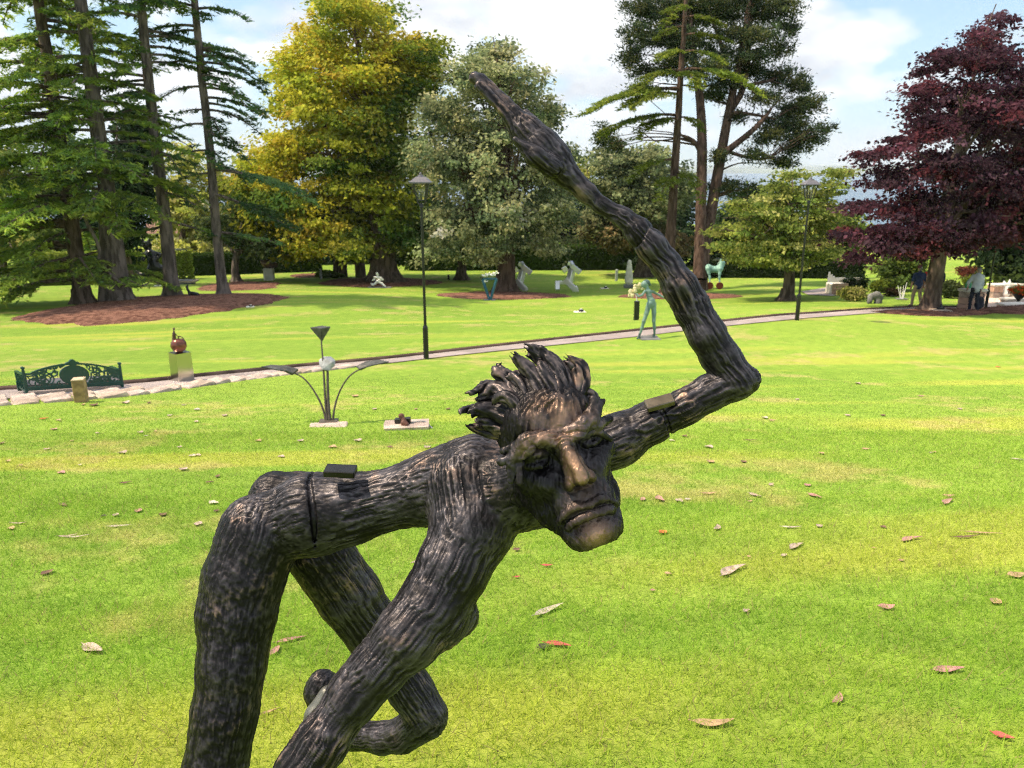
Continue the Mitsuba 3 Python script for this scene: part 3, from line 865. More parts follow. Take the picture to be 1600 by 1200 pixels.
def crown_leaves(blobs, n_leaf, leaf, cols, seed, clump=0.55, per=26, flatness=0.55, needle=False, shell=0.42, droop=0.0, colfn=None, tone=0.28):
    """blobs: (centre, radii) in metres. Leaves stand in clumps spread through the blobs. cols: list of base colours picked per clump."""
    rng = np.random.default_rng(seed)
    Cn, Rr = np.array([b[0] for b in blobs]), np.array([b[1] for b in blobs])
    wgt = Rr[:, 0] * Rr[:, 2]
    nc = max(1, n_leaf // per)
    bi = rng.choice(len(blobs), nc, p=wgt / wgt.sum())
    u = nrm(rng.normal(size=(nc, 3)))
    r = rng.uniform(0, 1, nc) ** shell
    cc = Cn[bi] + u * Rr[bi] * r[:, None]
    cen = Cn.mean(0)
    outw = nrm((cc - cen) * np.array([1, 1, 0.8]))
    cs = clump * rng.uniform(0.6, 1.4, nc)
    li = np.repeat(np.arange(nc), per)
    n = len(li)
    off = rng.normal(size=(n, 3)) * np.array([1, 1, flatness]) * 0.55
    C = cc[li] + off * cs[li][:, None]
    C[:, 2] -= droop * cs[li] * (off[:, 0] ** 2 + off[:, 1] ** 2)
    base = np.array(cols)[rng.integers(0, len(cols), nc)] if colfn is None else colfn(cc, bi, rng)
    base = base * np.exp(rng.normal(0, tone, nc))[:, None]
    col = base[li] * np.exp(rng.normal(0, 0.16, n))[:, None]
    if needle:
        ax = nrm(nrm(off) + outw[li] * 0.4 + rng.normal(size=(n, 3)) * 0.35 + [0, 0, 0.3])
        nd = nrm(rng.normal(size=(n, 3)) + [0, 0, 0.4])
        return leaf_mesh(C, nd, ax, leaf * rng.uniform(0.7, 1.3, n), leaf * 0.30 * rng.uniform(0.7, 1.3, n), col, rng)
    nd = nrm(outw[li] * 0.45 + [0, 0, 0.75] + rng.normal(size=(n, 3)) * 0.62)
    ax = nrm(off * np.array([1, 1, 0.3]) + outw[li] * 0.5 + rng.normal(size=(n, 3)) * 0.5 + [0, 0, -0.5])
    return leaf_mesh(C, nd, ax, leaf * rng.uniform(0.55, 1.5, n), leaf * 0.72 * rng.uniform(0.6, 1.35, n), col, rng, 0.12)


def px_blobs(spec, d, thick=0.8, seed=0, spread=1.2, layers=False):
    """blobs by where they are seen; with layers the crown is filled in depth as a rounded volume"""
    rng = np.random.default_rng(seed + 999)
    out = []
    if layers:
        X, Y = np.array([s[0] for s in spec], float), np.array([s[1] for s in spec], float)
        cx, hw = (X.max() + X.min()) / 2, (X.max() - X.min()) / 2 + 20
        hy = (Y.max() - Y.min()) / 2 + 20
        full = []
        for s in spec:
            r = 0.62 * hw * d / F * math.sqrt(max(0.12, 1 - ((s[0] - cx) / hw) ** 2 * .8 - (max(0, Y.mean() - s[1]) / hy) ** 2 * .3))
            for o in (-r, 0, r * .8):
                dd = d + o + rng.uniform(-.12, .12) * r
                full.append((*(np.array(s[:2]) + rng.uniform(-.2, .2, 2) * s[2:4]), s[2] * .82, s[3] * .82, dd - d))
        spec = full
    for s in spec:
        x, y, rx, ry = s[:4]
        dd = d + (s[4] if len(s) > 4 else rng.uniform(-spread, spread))
        out.append((W(x, y, dd), np.array([rx * dd / F, rx * dd / F * thick, ry * dd / F])))
    return out


def roots(base, r, h=0.5, n=7, seed=0, flare=1.9):
    """flared trunk foot"""
    rng = np.random.default_rng(seed)
    z = np.linspace(-0.25, h, 7)
    a = np.arange(24) * 2 * np.pi / 24
    ph = rng.uniform(0, 6)
    V = []
    for k in z:
        t = np.clip(k / h, 0, 1)
        rr = r * (1 + (flare - 1) * (1 - t) ** 2.2 * (0.65 + 0.35 * np.cos(n * a + ph)))
        V.append(np.stack([base[0] + rr * np.cos(a), base[1] + rr * np.sin(a), base[2] + k + 0 * a], 1))
    V = np.vstack(V)
    i, j = np.meshgrid(np.arange(6), np.arange(24), indexing="ij")
    q = np.stack([i * 24 + j, i * 24 + (j + 1) % 24, (i + 1) * 24 + (j + 1) % 24, (i + 1) * 24 + j], -1).reshape(-1, 4)
    return trimesh.Trimesh(V, np.vstack([q[:, [0, 1, 2]], q[:, [0, 2, 3]]]), process=False)


def branch(a, b, ra, rb, rng, sag=0.1, n=7, sides=6):
    a, b = np.asarray(a, float), np.asarray(b, float)
    t = np.linspace(0, 1, n)[:, None]
    l = np.linalg.norm(b - a)
    w = rng.normal(size=(n, 3)) * 0.03 * l * np.sin(t * np.pi)
    p = a + (b - a) * t + w + np.array([0, 0, sag * l]) * np.sin(t * np.pi)
    return tube(p, ra + (rb - ra) * t[:, 0] ** 0.8, sides)


def broad_tree(name, label, base_px, d, trunk_r, blobs, n_leaf, leaf, cols, seed, bark="m_bark", fork=0.35, nlimb=14, group=None, base=None, lean_k=0.35, **kw):
    rng = np.random.default_rng(seed)
    root = thing(name, label, "tree", group)
    if base is None:
        base = ground(*base_px)
        d = depth(base)
    xs = [b[0] for b in blobs]
    B = px_blobs(blobs, d, thick=.9, seed=seed, layers=True)
    cen = np.average([b[0] for b in B], axis=0, weights=[b[1][0] * b[1][2] for b in B])
    top = max(b[0][2] + b[1][2] * 0.4 for b in B)
    fz = base[2] + (cen[2] - base[2]) * (fork * 2)
    tipx = base + (cen - base) * np.array([lean_k, lean_k, 0])
    p = np.array([base, base + [0.03, 0, (fz - base[2]) * .5], [(base[0] + tipx[0]) / 2, (base[1] + tipx[1]) / 2, fz], [tipx[0], tipx[1], (fz + top) / 2], [cen[0], cen[1], top]])
    S = spline(np.hstack([p, np.array([[trunk_r], [trunk_r * .80], [trunk_r * .62], [trunk_r * .26], [trunk_r * .05]])]), 26)
    ms = [tube(S[:, :3], np.maximum(S[:, 3], .02), 14), roots(base, trunk_r * 0.98, trunk_r * 1.8, seed=seed)]
    big = sorted(B, key=lambda b: -b[1][0] * b[1][2])
    for k in range(nlimb):
        c, r = big[k % len(big)]
        e = c + rng.uniform(-.5, .5, 3) * r
        z0 = np.clip(base[2] + (e[2] - base[2]) * rng.uniform(.45, .8), base[2] + (fz - base[2]) * .75, top)
        i = int(np.argmin(np.abs(S[:, 2] - z0)))
        rr = S[i, 3] * 0.5
        ms.append(branch(S[i, :3], e, rr, 0.025, rng))
        for _ in range(3):
            f = e + rng.uniform(-1, 1, 3) * r * 0.8
            ms.append(branch(S[i, :3] + (e - S[i, :3]) * rng.uniform(.5, .9), f, rr * 0.3, 0.012, rng, n=5, sides=5))
    put("trunk", cat(ms), bark, root, smooth=40)
    V, Fc, c = crown_leaves(B, n_leaf, leaf, cols, seed, **kw)
    c = np.clip(c * 1.6, 0, 0.62)
    put("crown", trimesh.Trimesh(V, Fc, process=False), "m_leaf", root, smooth=False, color=c, kind="stuff")
    return root


# ---- cedar-like conifers: flat, drooping sprays
def spray_branch(a, dirv, L, rise, droop, rng, cols, dens=1.0, wide=0.36, leafL=0.34, rad=0.05):
    """returns (leaf arrays, wood mesh) of one layered branch"""
    dirv = nrm(np.array([dirv[0], dirv[1], 0.0]))
    side = np.array([-dirv[1], dirv[0], 0])
    s = np.linspace(0, 1, 9)
    P = a + dirv * (s * L)[:, None]
    P[:, 2] += rise * L * s - droop * L * s**2.2
    P += side * (np.sin(s * 3 + rng.uniform(0, 6)) * 0.04 * L * s)[:, None]
    wood = [tube(P, rad * (1 - 0.85 * s) + 0.008, 5)]
    C, A, Nn, K = [], [], [], []
    ntw = int(max(6, L * 6.5 * dens))
    tone = np.exp(rng.normal(0, .2))
    for k in range(ntw):
        t = rng.uniform(0.22, 1.0)
        i = min(int(t * 8), 7)
        o = P[i] + (P[i + 1] - P[i]) * (t * 8 - i)
        sg = rng.choice([-1, 1])
        tl = L * wide * (1.15 - 0.75 * t) * rng.uniform(0.5, 1.1)
        td = nrm(dirv * rng.uniform(0.5, 1.1) + side * sg * rng.uniform(0.5, 1.1))
        m = int(max(6, tl / 0.16 * 2.6))
        u = rng.uniform(0.05, 1, m)
        q = o + td * (u * tl)[:, None]
        q[:, 2] -= 0.22 * tl * u**2 + rng.uniform(0, 0.05, m)
        q += rng.normal(size=(m, 3)) * np.array([.07, .07, .03])
        C.append(q)
        A.append(np.repeat((td + [0, 0, -0.42])[None], m, 0) + rng.normal(size=(m, 3)) * 0.5)
        Nn.append(np.repeat(np.array([[0, 0, 1.0]]), m, 0) + rng.normal(size=(m, 3)) * 0.5)
        cc = np.array(cols[rng.integers(len(cols))])
        K.append(np.repeat((cc * tone * np.exp(rng.normal(0, .15)))[None], m, 0))
    return np.vstack(C), np.vstack(A), np.vstack(Nn), np.vstack(K), wood, leafL


def conifer(name, label, base_px, d, r0, height, branches, cols, seed, wide=0.36, bark="m_bark_grey", leafL=0.36, extra_wood=(), group=None, top_r=0.35, base=None, gain=2.5):
    rng = np.random.default_rng(seed)
    root = thing(name, label, "tree", group)
    base = ground(*base_px) if base is None else base
    z = np.linspace(0, height, 18)
    wob = np.cumsum(rng.normal(size=(18, 2)) * 0.018, 0)
    P = np.column_stack([base[0] + wob[:, 0], base[1] + wob[:, 1], base[2] + z])
    rr = r0 * (1 - (1 - top_r) * (z / height)) * (1 + 0.25 * np.exp(-z / 0.8))
    ms = [tube(P, rr, 14), roots(base, r0 * 1.2, 0.7, 6, seed, 1.7)]
    Cs, As, Ns, Ks = [], [], [], []
    for (h, az, L, rise, droop, dens) in branches:
        i = int(np.clip(h / height * 17, 0, 16))
        a = P[i] + (P[i + 1] - P[i]) * np.clip(h / height * 17 - i, 0, 1)
        C, A, N, K, w, ll = spray_branch(a, (math.cos(az), math.sin(az)), L, rise, droop, rng, cols, dens, wide=wide, leafL=leafL, rad=0.03 + 0.012 * L)
        ms += w
        Cs.append(C); As.append(A); Ns.append(N); Ks.append(K)
    ms += list(extra_wood)
    put("trunk", cat(ms), bark, root, smooth=40)
    C, A, N, K = np.vstack(Cs), np.vstack(As), np.vstack(Ns), np.vstack(Ks) * gain
    n = len(C)
    V, Fc, c = leaf_mesh(C, N, A, leafL * rng.uniform(.6, 1.3, n), leafL * 0.24 * rng.uniform(.7, 1.3, n), K, rng, 0.1)
    put("crown", trimesh.Trimesh(V, Fc, process=False), "m_leaf", root, smooth=False, color=c, kind="stuff")
    return root


def auto_branches(rng, h0, h1, n, L0, L1, azc=None, azw=math.pi, dens=1.0, rise=0.15, droop=0.32):
    out = []
    for k in range(n):
        h = h0 + (h1 - h0) * (k + rng.uniform(0, 1)) / n
        az = rng.uniform(-math.pi, math.pi) if azc is None else azc + rng.uniform(-azw, azw)
        t = (h - h0) / (h1 - h0)
        out.append((h, az, (L0 + (L1 - L0) * t) * rng.uniform(.65, 1.15), rise * rng.uniform(.3, 1.4), droop * rng.uniform(.7, 1.3), dens))
    return out


CED = [(0.105, 0.150, 0.028), (0.075, 0.120, 0.026), (0.14, 0.175, 0.030), (0.055, 0.095, 0.030)]
CED_D = [(0.040, 0.075, 0.030), (0.030, 0.060, 0.026), (0.055, 0.085, 0.030)]
CED_L = [(0.17, 0.215, 0.035), (0.13, 0.18, 0.035), (0.20, 0.23, 0.04)]
rg = np.random.default_rng(77)
LEFT, RIGHT, NEARW = math.pi, 0.0, -math.pi / 2
# leftmost: full of low sweeping branches
b1 = auto_branches(rg, 1.0, 19, 62, 5.4, 3.9, dens=1.5) + auto_branches(rg, 0.9, 9.5, 22, 6.0, 5.0, LEFT + 0.5, 0.8, 2.0, 0.05, 0.30) + auto_branches(rg, 3.2, 11, 13, 4.0, 3.6, NEARW + .3, 0.9, 1.6, 0.1, 0.35)
conifer("conifer_tree", "leftmost tall conifer with low drooping branches sweeping to the lawn", (130, 474), 37.0, 0.37, 21.0, b1, CED + CED_L[:2], 11, bark="m_bark")
b2 = auto_branches(rg, 5.2, 20, 46, 4.0, 4.4, dens=1.5) + auto_branches(rg, 4.2, 9, 12, 3.4, 3.6, NEARW, .9, 1.5) + [(1.25, RIGHT - .75, 2.6, 0.02, .10, 1.4), (1.8, LEFT + .6, 2.4, 0, .2, 1.0)]
bp = ground(190, 473)
loop = [stube([bp + [-.05, -.5, 4.7], bp + [-.75, -.7, 4.2], bp + [-.35, -.8, 3.0], bp + [-.35, -.8, 2.2], bp + [-1.0, -.9, 1.6], bp + [-2.3, -1, 1.15]], [.10, .09, .08, .07, .05, .03], 24, 7),
        stube([bp + [-.35, -.8, 2.3], bp + [.1, -.9, 1.5], bp + [.9, -1.2, 1.05], bp + [2.2, -1.6, 1.2]], [.07, .06, .05, .03], 14, 7)]
conifer("conifer_tree", "thick forked conifer trunk second from the left with a looping bare branch", (190, 473), 37.5, 0.44, 21.0, b2, CED, 12, extra_wood=loop)
scene_b2 = bp
put("trunk", stube([bp + [-.75, .25, -.2], bp + [-.55, .3, 2], bp + [-.35, .3, 5]], [.52, .34, .26], 12, 12), "m_bark_grey", "conifer_tree_001", smooth=40)
b3 = auto_branches(rg, 9.0, 19, 36, 3.2, 4.2, dens=1.15) + auto_branches(rg, 5.0, 9, 8, 2.6, 2.6, RIGHT, 0.9, 0.7, 0.0, 0.35) + [(3.6, LEFT - .3, 3.0, -.15, .15, 1.1), (3.9, RIGHT + .4, 3.2, -.3, .1, .6)]
conifer("conifer_tree", "straight conifer third from the left with bare lower trunk", (270, 466), 38.0, 0.34, 21.0, b3, CED_D + CED[:2], 13)
b4 = auto_branches(rg, 11.5, 19, 24, 2.6, 4.0, dens=1.15) + auto_branches(rg, 6.5, 12, 18, 2.4, 3.2, RIGHT - .2, 1.0, 1.1, 0.0, 0.42) + auto_branches(rg, 6, 12, 6, 2.0, 2.2, LEFT, .9, .8) + [(5.2, RIGHT - .3, 4.6, -.25, .12, 1.7), (6.4, RIGHT - .1, 5.4, -.1, .22, 1.6), (3.3, RIGHT + .3, 3.0, -.1, .12, .8)]
conifer("conifer_tree", "slender conifer fourth from the left with bare lower trunk", (350, 463.5), 38.5, 0.25, 20.0, b4, CED_D, 14, top_r=.5)

# ---- the yellowing maple
YEL = np.array([[0.46, 0.39, 0.040], [0.37, 0.36, 0.040], [0.45, 0.33, 0.050], [0.27, 0.31, 0.035]])
GRN = np.array([[0.050, 0.095, 0.022], [0.040, 0.080, 0.022], [0.075, 0.12, 0.022], [0.11, 0.15, 0.022]])


def maple_col(cc, bi, rng):
    n = meshkit.fbm(cc * 0.34 + 4.2, 3, 31)
    c0 = W(560, 230, 56)
    left = np.clip((c0[0] + 1.8 - cc[:, 0]) / 8, -0.6, 0.35) + np.clip((cc[:, 2] - c0[2]) / 22, -.3, .25)
    edge = 0.62 * (left) + 1.5 * (n - 0.5) + 0.40 + rng.normal(0, .10, len(cc))
    k = np.clip(edge * 1.6 - 0.25, 0, 1)[:, None]
    y, g = YEL[rng.integers(0, 4, len(cc))], GRN[rng.integers(0, 4, len(cc))]
    return y * k + g * (1 - k)


MAPLE = [(560, 25, 85, 40), (620, 75, 75, 45), (505, 70, 55, 42), (455, 105, 38, 40), (665, 95, 40, 42), (560, 125, 95, 55), (480, 165, 60, 45), (645, 150, 50, 40), (540, 215, 85, 55), (455, 250, 60, 48),
         (540, 290, 80, 55), (440, 320, 55, 45), (520, 350, 75, 42), (600, 250, 60, 60), (612, 340, 50, 55), (560, 385, 50, 26), (400, 290, 42, 48), (640, 385, 50, 28), (590, 180, 60, 45), (470, 385, 50, 25), (405, 345, 40, 35)]
broad_tree("maple_tree", "big broad maple turning yellow and orange, left of the centre lamp", (600, 442), 56, 0.95, MAPLE, 105000, 0.32, None, 21, bark="m_bark", nlimb=26, colfn=maple_col, clump=0.95, per=70, flatness=.40, shell=.5, tone=.2)
bp = ground(532, 433)
put("trunk", cat([stube([bp + [0, 0, -.2], bp + [.1, 0, 2], bp + [.6, 0, 5], bp + [1.4, 0, 9]], [.62, .5, .4, .25], 14, 12), stube([bp + [1.6, .2, -.2], bp + [1.5, .2, 2], bp + [1.3, 0, 5]], [.45, .38, .3], 10, 12)]), "m_bark", "maple_tree", smooth=40)

# ---- grey green oak in the middle
OAK = [(145, 140, 80)]
OAKC = [(0.175, 0.21, 0.105), (0.13, 0.165, 0.085), (0.235, 0.255, 0.13), (0.08, 0.11, 0.06), (0.30, 0.295, 0.15)]
OAKB = [(775, 85, 52, 28), (735, 130, 62, 42), (800, 135, 62, 45), (700, 185, 52, 45), (770, 210, 85, 55), (845, 185, 32, 45), (690, 265, 55, 48), (760, 290, 80, 58), (850, 265, 52, 55), (715, 345, 65, 45), (800, 350, 75, 48),
        (870, 325, 42, 45), (685, 395, 38, 20), (760, 395, 40, 22), (860, 380, 45, 22), (740, 235, 60, 40), (665, 225, 30, 35), (880, 250, 25, 40)]
broad_tree("oak_tree", "rounded grey green oak with pale leaves, right of the centre lamp", (790, 457), 50, 0.62, OAKB, 60000, 0.25, OAKC, 22, bark="m_bark_red", nlimb=26, clump=0.72, per=60, flatness=.5, shell=.5, tone=.36, fork=.42)

# ---- second, browner oak behind the raised arm
OAK2 = [(960, 255, 48, 35), (1012, 262, 46, 38), (945, 315, 42, 45), (1020, 325, 55, 48), (975, 372, 48, 28), (1040, 380, 45, 25), (920, 350, 25, 30), (1060, 300, 28, 45), (985, 300, 50, 45)]


def oak2_col(cc, bi, rng):
    lo = np.clip((W(980, 335, 60)[2] - cc[:, 2]) / 2.2 + rng.normal(0, .3, len(cc)), 0, 1)[:, None]
    a = np.array(OAKC)[rng.integers(0, 4, len(cc))] * 0.85
    b = np.array([[0.12, 0.085, 0.045], [0.10, 0.075, 0.04], [0.085, 0.075, 0.036]])[rng.integers(0, 3, len(cc))]
    return a * (1 - lo) + b * lo


broad_tree("oak_tree", "brownish green oak with tan lower leaves, behind the raised bronze arm", (1004, 433), 60, 0.6, OAK2, 34000, 0.33, None, 23, colfn=oak2_col, clump=.55, flatness=.5, nlimb=16, fork=.3)

# ---- purple maple
PURP = [(0.060, 0.025, 0.037), (0.040, 0.019, 0.029), (0.098, 0.030, 0.040), (0.026, 0.015, 0.022), (0.078, 0.044, 0.062)]
PURB = [(1562, 35, 18, 22), (1530, 62, 26, 28), (1485, 88, 34, 26), (1545, 100, 55, 40), (1592, 130, 40, 45), (1450, 112, 20, 14), (1455, 140, 32, 20), (1505, 160, 58, 36), (1432, 165, 24, 16), (1455, 200, 48, 25), (1560, 200, 75, 48), (1402, 232, 42, 20),
        (1355, 250, 32, 15), (1480, 262, 75, 38), (1580, 280, 65, 58), (1382, 278, 45, 22), (1345, 318, 30, 18), (1430, 330, 75, 34), (1322, 365, 24, 16), (1372, 368, 45, 24), (1450, 370, 62, 22), (1535, 358, 60, 30), (1385, 385, 34, 16), (1346, 402, 16, 14),
        (1480, 388, 42, 12), (1620, 230, 50, 70), (1640, 330, 50, 60), (1430, 396, 22, 10), (1540, 320, 60, 50)]
broad_tree("purple_maple_tree", "dark purple leaved maple on the right with a leaning trunk", (1453, 487), 31, 0.33, PURB, 60000, 0.175, PURP, 24, bark="m_bark", nlimb=34, clump=0.52, per=75, flatness=.34, shell=.45, tone=.3, fork=.40, droop=.12)

# ---- small light green tree at the right lamp
SMB = [(1180, 328, 50, 22), (1240, 308, 58, 26), (1290, 338, 34, 32), (1150, 362, 42, 16), (1200, 378, 62, 22), (1262, 388, 52, 28), (1180, 404, 50, 14), (1290, 398, 26, 22), (1220, 345, 55, 25), (1240, 276, 30, 9), (1300, 295, 30, 14), (1215, 290, 30, 12), (1135, 385, 28, 8), (1230, 410, 50, 14), (1310, 270, 22, 10)]
broad_tree("small_tree", "small spreading light green tree left of the right hand lamp", (1229, 470), 39, 0.33, SMB, 24000, 0.19, [(0.20, 0.23, 0.055), (0.15, 0.19, 0.045), (0.27, 0.28, 0.085), (0.10, 0.14, 0.035)], 25, nlimb=26, clump=.55, per=45, flatness=.26, shell=.6, fork=.32)

# ---- right hand pines: two leaning stems with dark needle clumps
PINE = [(0.080, 0.120, 0.058), (0.060, 0.098, 0.050), (0.105, 0.135, 0.058), (0.045, 0.072, 0.042), (0.125, 0.135, 0.05)]


def pine(name, label, base_px, d, stems, blobs, n, seed, limbs=(), leaf=0.24, cols=PINE):
    rng = np.random.default_rng(seed)
    root = thing(name, label, "tree")
    base = ground(*base_px)
    ms = [roots(base, stems[0][0][3] * d / F, .7, 6, seed, 1.25)]
    allS = []
    for st in stems:
        P = np.array([[*W(a, b, d + c), r * d / F] for a, b, c, r in st])
        S = spline(P, 24)
        allS.append(S)
        ms.append(tube(S[:, :3], np.maximum(S[:, 3], .02), 12))
    for lb in limbs:
        P = np.array([[*W(a, b, d + c), r * d / F] for a, b, c, r in lb])
        S = spline(P, 12)
        ms.append(tube(S[:, :3], np.maximum(S[:, 3], .015), 7))
        allS.append(S)
    B = px_blobs([(b[0], b[1], b[2] * 1.15, b[3] * 1.2) for b in blobs], d, thick=.9, seed=seed, spread=1.6)
    A = np.vstack(allS)
    for c, r in B:
        for _ in range(3):
            e = c + rng.uniform(-.6, .6, 3) * r
            k = A[A[:, 2] < e[2] + .3]
            k = k if len(k) else A
            j = int(np.argmin(np.linalg.norm(k[:, :3] - e, axis=1) + rng.uniform(0, .6, len(k))))
            ms.append(branch(k[j, :3], e, min(k[j, 3] * .5, .07), .012, rng, .06, 6, 5))
    put("trunk", cat(ms), "m_bark_red", root, smooth=40)
    V, Fc, c = crown_leaves(B, n, leaf, cols, seed, clump=.40, per=30, flatness=.6, needle=True, shell=.6, tone=.25)
    put("crown", trimesh.Trimesh(V, Fc, process=False), "m_leaf", root, smooth=False, color=c, kind="stuff")


pine("pine_tree", "tall dark pine with two reddish stems rising from one foot", (1093, 454), 48,
     [[(1091, 457, 0, 11.5), (1094, 400, 0, 10), (1095, 330, 0, 8.5), (1097, 240, 0, 8), (1093, 150, 0, 6.5), (1085, 90, 0, 5), (1080, -30, 0, 3)],
      [(1095, 452, .2, 9), (1106, 360, .3, 9), (1120, 280, .3, 8.5), (1136, 190, .2, 7), (1148, 130, .2, 6), (1160, 70, .1, 5), (1175, -20, 0, 3)],
      [(1142, 170, .2, 5), (1160, 140, .4, 5), (1170, 60, .5, 4), (1185, -10, .5, 2)]],
     [(1010, 18, 36, 22), (1000, 52, 28, 14), (1060, 28, 40, 22), (1090, 66, 34, 14), (1130, 18, 42, 20), (1182, 22, 38, 20), (1222, 12, 32, 18), (1192, 56, 34, 14), (1104, 108, 34, 16), (986, 88, 18, 18), (1005, 112, 24, 10), (1030, 62, 30, 14),
      (1234, 44, 18, 12), (1182, 88, 30, 12), (1214, 118, 32, 14), (1250, 130, 22, 14), (1192, 150, 26, 11), (1240, 170, 38, 16), (1228, 196, 40, 17), (1284, 200, 20, 8), (1258, 214, 34, 12), (1200, 214, 24, 10), (1182, 242, 22, 9), (1222, 253, 28, 8),
      (1122, 242, 14, 12), (1070, 0, 60, 14), (1160, -8, 70, 14), (1060, 90, 30, 14), (1130, 88, 26, 14), (1140, 292, 38, 12), (1180, 300, 24, 9), (945, 214, 14, 18), (960, 228, 16, 10), (1150, 55, 30, 16), (1050, 112, 28, 13), (1112, 150, 22, 10), (1168, 112, 28, 13), (1062, 62, 34, 16), (1132, 132, 24, 11), (1152, 184, 20, 9), (1000, 140, 22, 9), (1215, 75, 24, 12), (1262, 160, 24, 11), (1240, 232, 26, 10), (1095, 20, 40, 16)], 84000, 31,
     limbs=[[(1118, 250, 0, 6), (1150, 225, -.4, 5), (1180, 200, -.6, 4), (1205, 170, -.5, 2)], [(1128, 232, 0, 3), (1165, 245, -.3, 2.5), (1200, 248, -.4, 1.5)], [(1146, 176, 0, 3), (1170, 178, -.2, 2.5), (1210, 186, -.3, 1.5)],
            [(1098, 250, 0, 4), (1082, 220, -.3, 3.5), (1066, 212, -.5, 2)], [(1140, 120, 0, 4), (1120, 50, .3, 3), (1105, 10, .3, 2)], [(1155, 135, 0, 3), (1185, 130, .2, 2.5), (1215, 122, .2, 1.5)]])

# ---- cedar in front of the pines, bright flat sprays
bp = ground(1043, 458)
dC = depth(bp)
rC = np.random.default_rng(41)


def px_branch(tx, ty, ex, ey, dens=1.6, dep=0.0):
    """a branch of the cedar by where it leaves the trunk and where its tip hangs"""
    a, e = W(tx, ty, dC), W(ex, ey, dC + dep)
    v = e - a
    L = np.hypot(v[0], v[1])
    return (a[2] - bp[2], math.atan2(v[1], v[0]), L, 0.10, 0.10 - v[2] / L, dens)


cb = [px_branch(1062, 35, 1035, 62, 2, -1.5), (px_branch(1065, 48, 1115, 60, 2, -1)), px_branch(1066, 72, 1130, 82, 2, -1), px_branch(1066, 95, 1035, 108, 2.2, -1.5), px_branch(1068, 95, 1125, 112, 2, -1.2), px_branch(1064, 122, 1005, 150, 2.4, -1.2),
      px_branch(1064, 120, 1172, 155, 1.6, -.8), px_branch(1064, 125, 1085, 150, 2.2, -2), px_branch(1060, 148, 930, 182, 2.4, -.8), px_branch(1060, 155, 985, 176, 2.2, -2), px_branch(1058, 185, 950, 215, 1.8, -.8), px_branch(1058, 190, 1000, 220, 2.2, -1.5), px_branch(1058, 188, 1092, 208, 1.8, -1.2),
      px_branch(1055, 250, 985, 285, 1.2, -.5), px_branch(1055, 275, 1035, 310, 2.2, -1.6), px_branch(1055, 270, 1095, 315, 2.2, -1.2), px_branch(1055, 145, 1000, 160, 1.6, 1), px_branch(1060, 60, 1020, 80, 1.6, .8)]
conifer("cedar_tree", "slim cedar with bright flat sprays standing before the tall pine", (1043, 458), dC, 0.34, (W(1070, 25, dC) - bp)[2], [(a, b, c, e, f, g * 1.7) for a, b, c, e, f, g in cb], CED_L + CED[:1], 42, wide=.50, gain=1.35, bark="m_bark_red", leafL=.30, top_r=.3)

# ---- trees behind
DARK = [(0.028, 0.050, 0.024), (0.022, 0.040, 0.020), (0.036, 0.060, 0.026), (0.018, 0.034, 0.018)]
LIME = [(0.20, 0.22, 0.045), (0.15, 0.18, 0.04), (0.26, 0.25, 0.07), (0.11, 0.15, 0.035)]
MIDG = [(0.085, 0.125, 0.030), (0.065, 0.10, 0.028), (0.11, 0.15, 0.035)]


def far_tree(label, base_px, d, blobs, cols, n, leaf, seed, r=0.45, **kw):
    kw = dict(dict(clump=.7, flatness=.55, nlimb=8, shell=.5), **kw)
    p = W(base_px[0], base_px[1], d)
    p[2] = TZ(p[0], p[1])
    broad_tree("background_tree", label, None, d, r, blobs, int(n * .78), leaf * 1.08, cols, seed, base=p, **kw)


far_tree("dark evergreen between the second and third conifer trunks", (200, 440), 50, [(215, 190, 28, 30), (212, 240, 36, 40), (200, 300, 38, 45), (195, 350, 34, 40), (180, 395, 26, 25)], DARK, 12000, .36, 51)
far_tree("pale green tree far behind the gap left of the slender conifer", (290, 430), 78, [(290, 260, 40, 45), (270, 320, 50, 50), (320, 330, 50, 50), (280, 385, 60, 35), (340, 385, 50, 30), (330, 285, 35, 35), (245, 395, 30, 26)], [(0.34, .35, .08), (.27, .30, .07), (.38, .35, .14)], 16000, .42, 52)
far_tree("yellow green tree behind the slender conifer at the maple's left edge", (400, 432), 80, [(400, 270, 40, 40), (380, 330, 50, 50), (430, 300, 40, 40), (365, 390, 50, 35), (345, 300, 25, 30)], LIME[:2] + [(0.30, 0.25, 0.03)], 10000, .42, 53)
far_tree("dark spreading conifer on its own mulch bed behind the slender conifer", (370, 443), 56, [(385, 330, 45, 22), (430, 345, 50, 20), (360, 365, 50, 22), (410, 385, 60, 20), (455, 370, 40, 18), (470, 330, 35, 16), (340, 345, 30, 16)], [(0.05, 0.075, 0.03), (0.04, 0.06, 0.026), (0.075, 0.095, 0.03)], 9000, .34, 54, r=.30, bark="m_bark_grey")
far_tree("pale tree at the far left edge behind the leftmost conifer", (10, 450), 62, [(0, 250, 50, 50), (40, 300, 60, 50), (-30, 330, 60, 60), (20, 380, 70, 45), (80, 380, 50, 40)], LIME[1:] + MIDG, 11000, .40, 55)
far_tree("dark green tree behind the leftmost conifers at mid height", (110, 440), 66, [(100, 300, 55, 50), (140, 350, 60, 50), (70, 370, 50, 45), (150, 400, 60, 30), (110, 240, 40, 40)], DARK + MIDG[:1], 11000, .42, 56)
far_tree("shadowed small tree with a bare trunk left of the oak", (721, 436), 60, [(700, 340, 42, 28), (745, 345, 45, 28), (720, 378, 52, 22), (680, 385, 30, 18), (760, 385, 30, 18)], DARK + [(0.05, .07, .028)], 9000, .34, 57, r=.42)
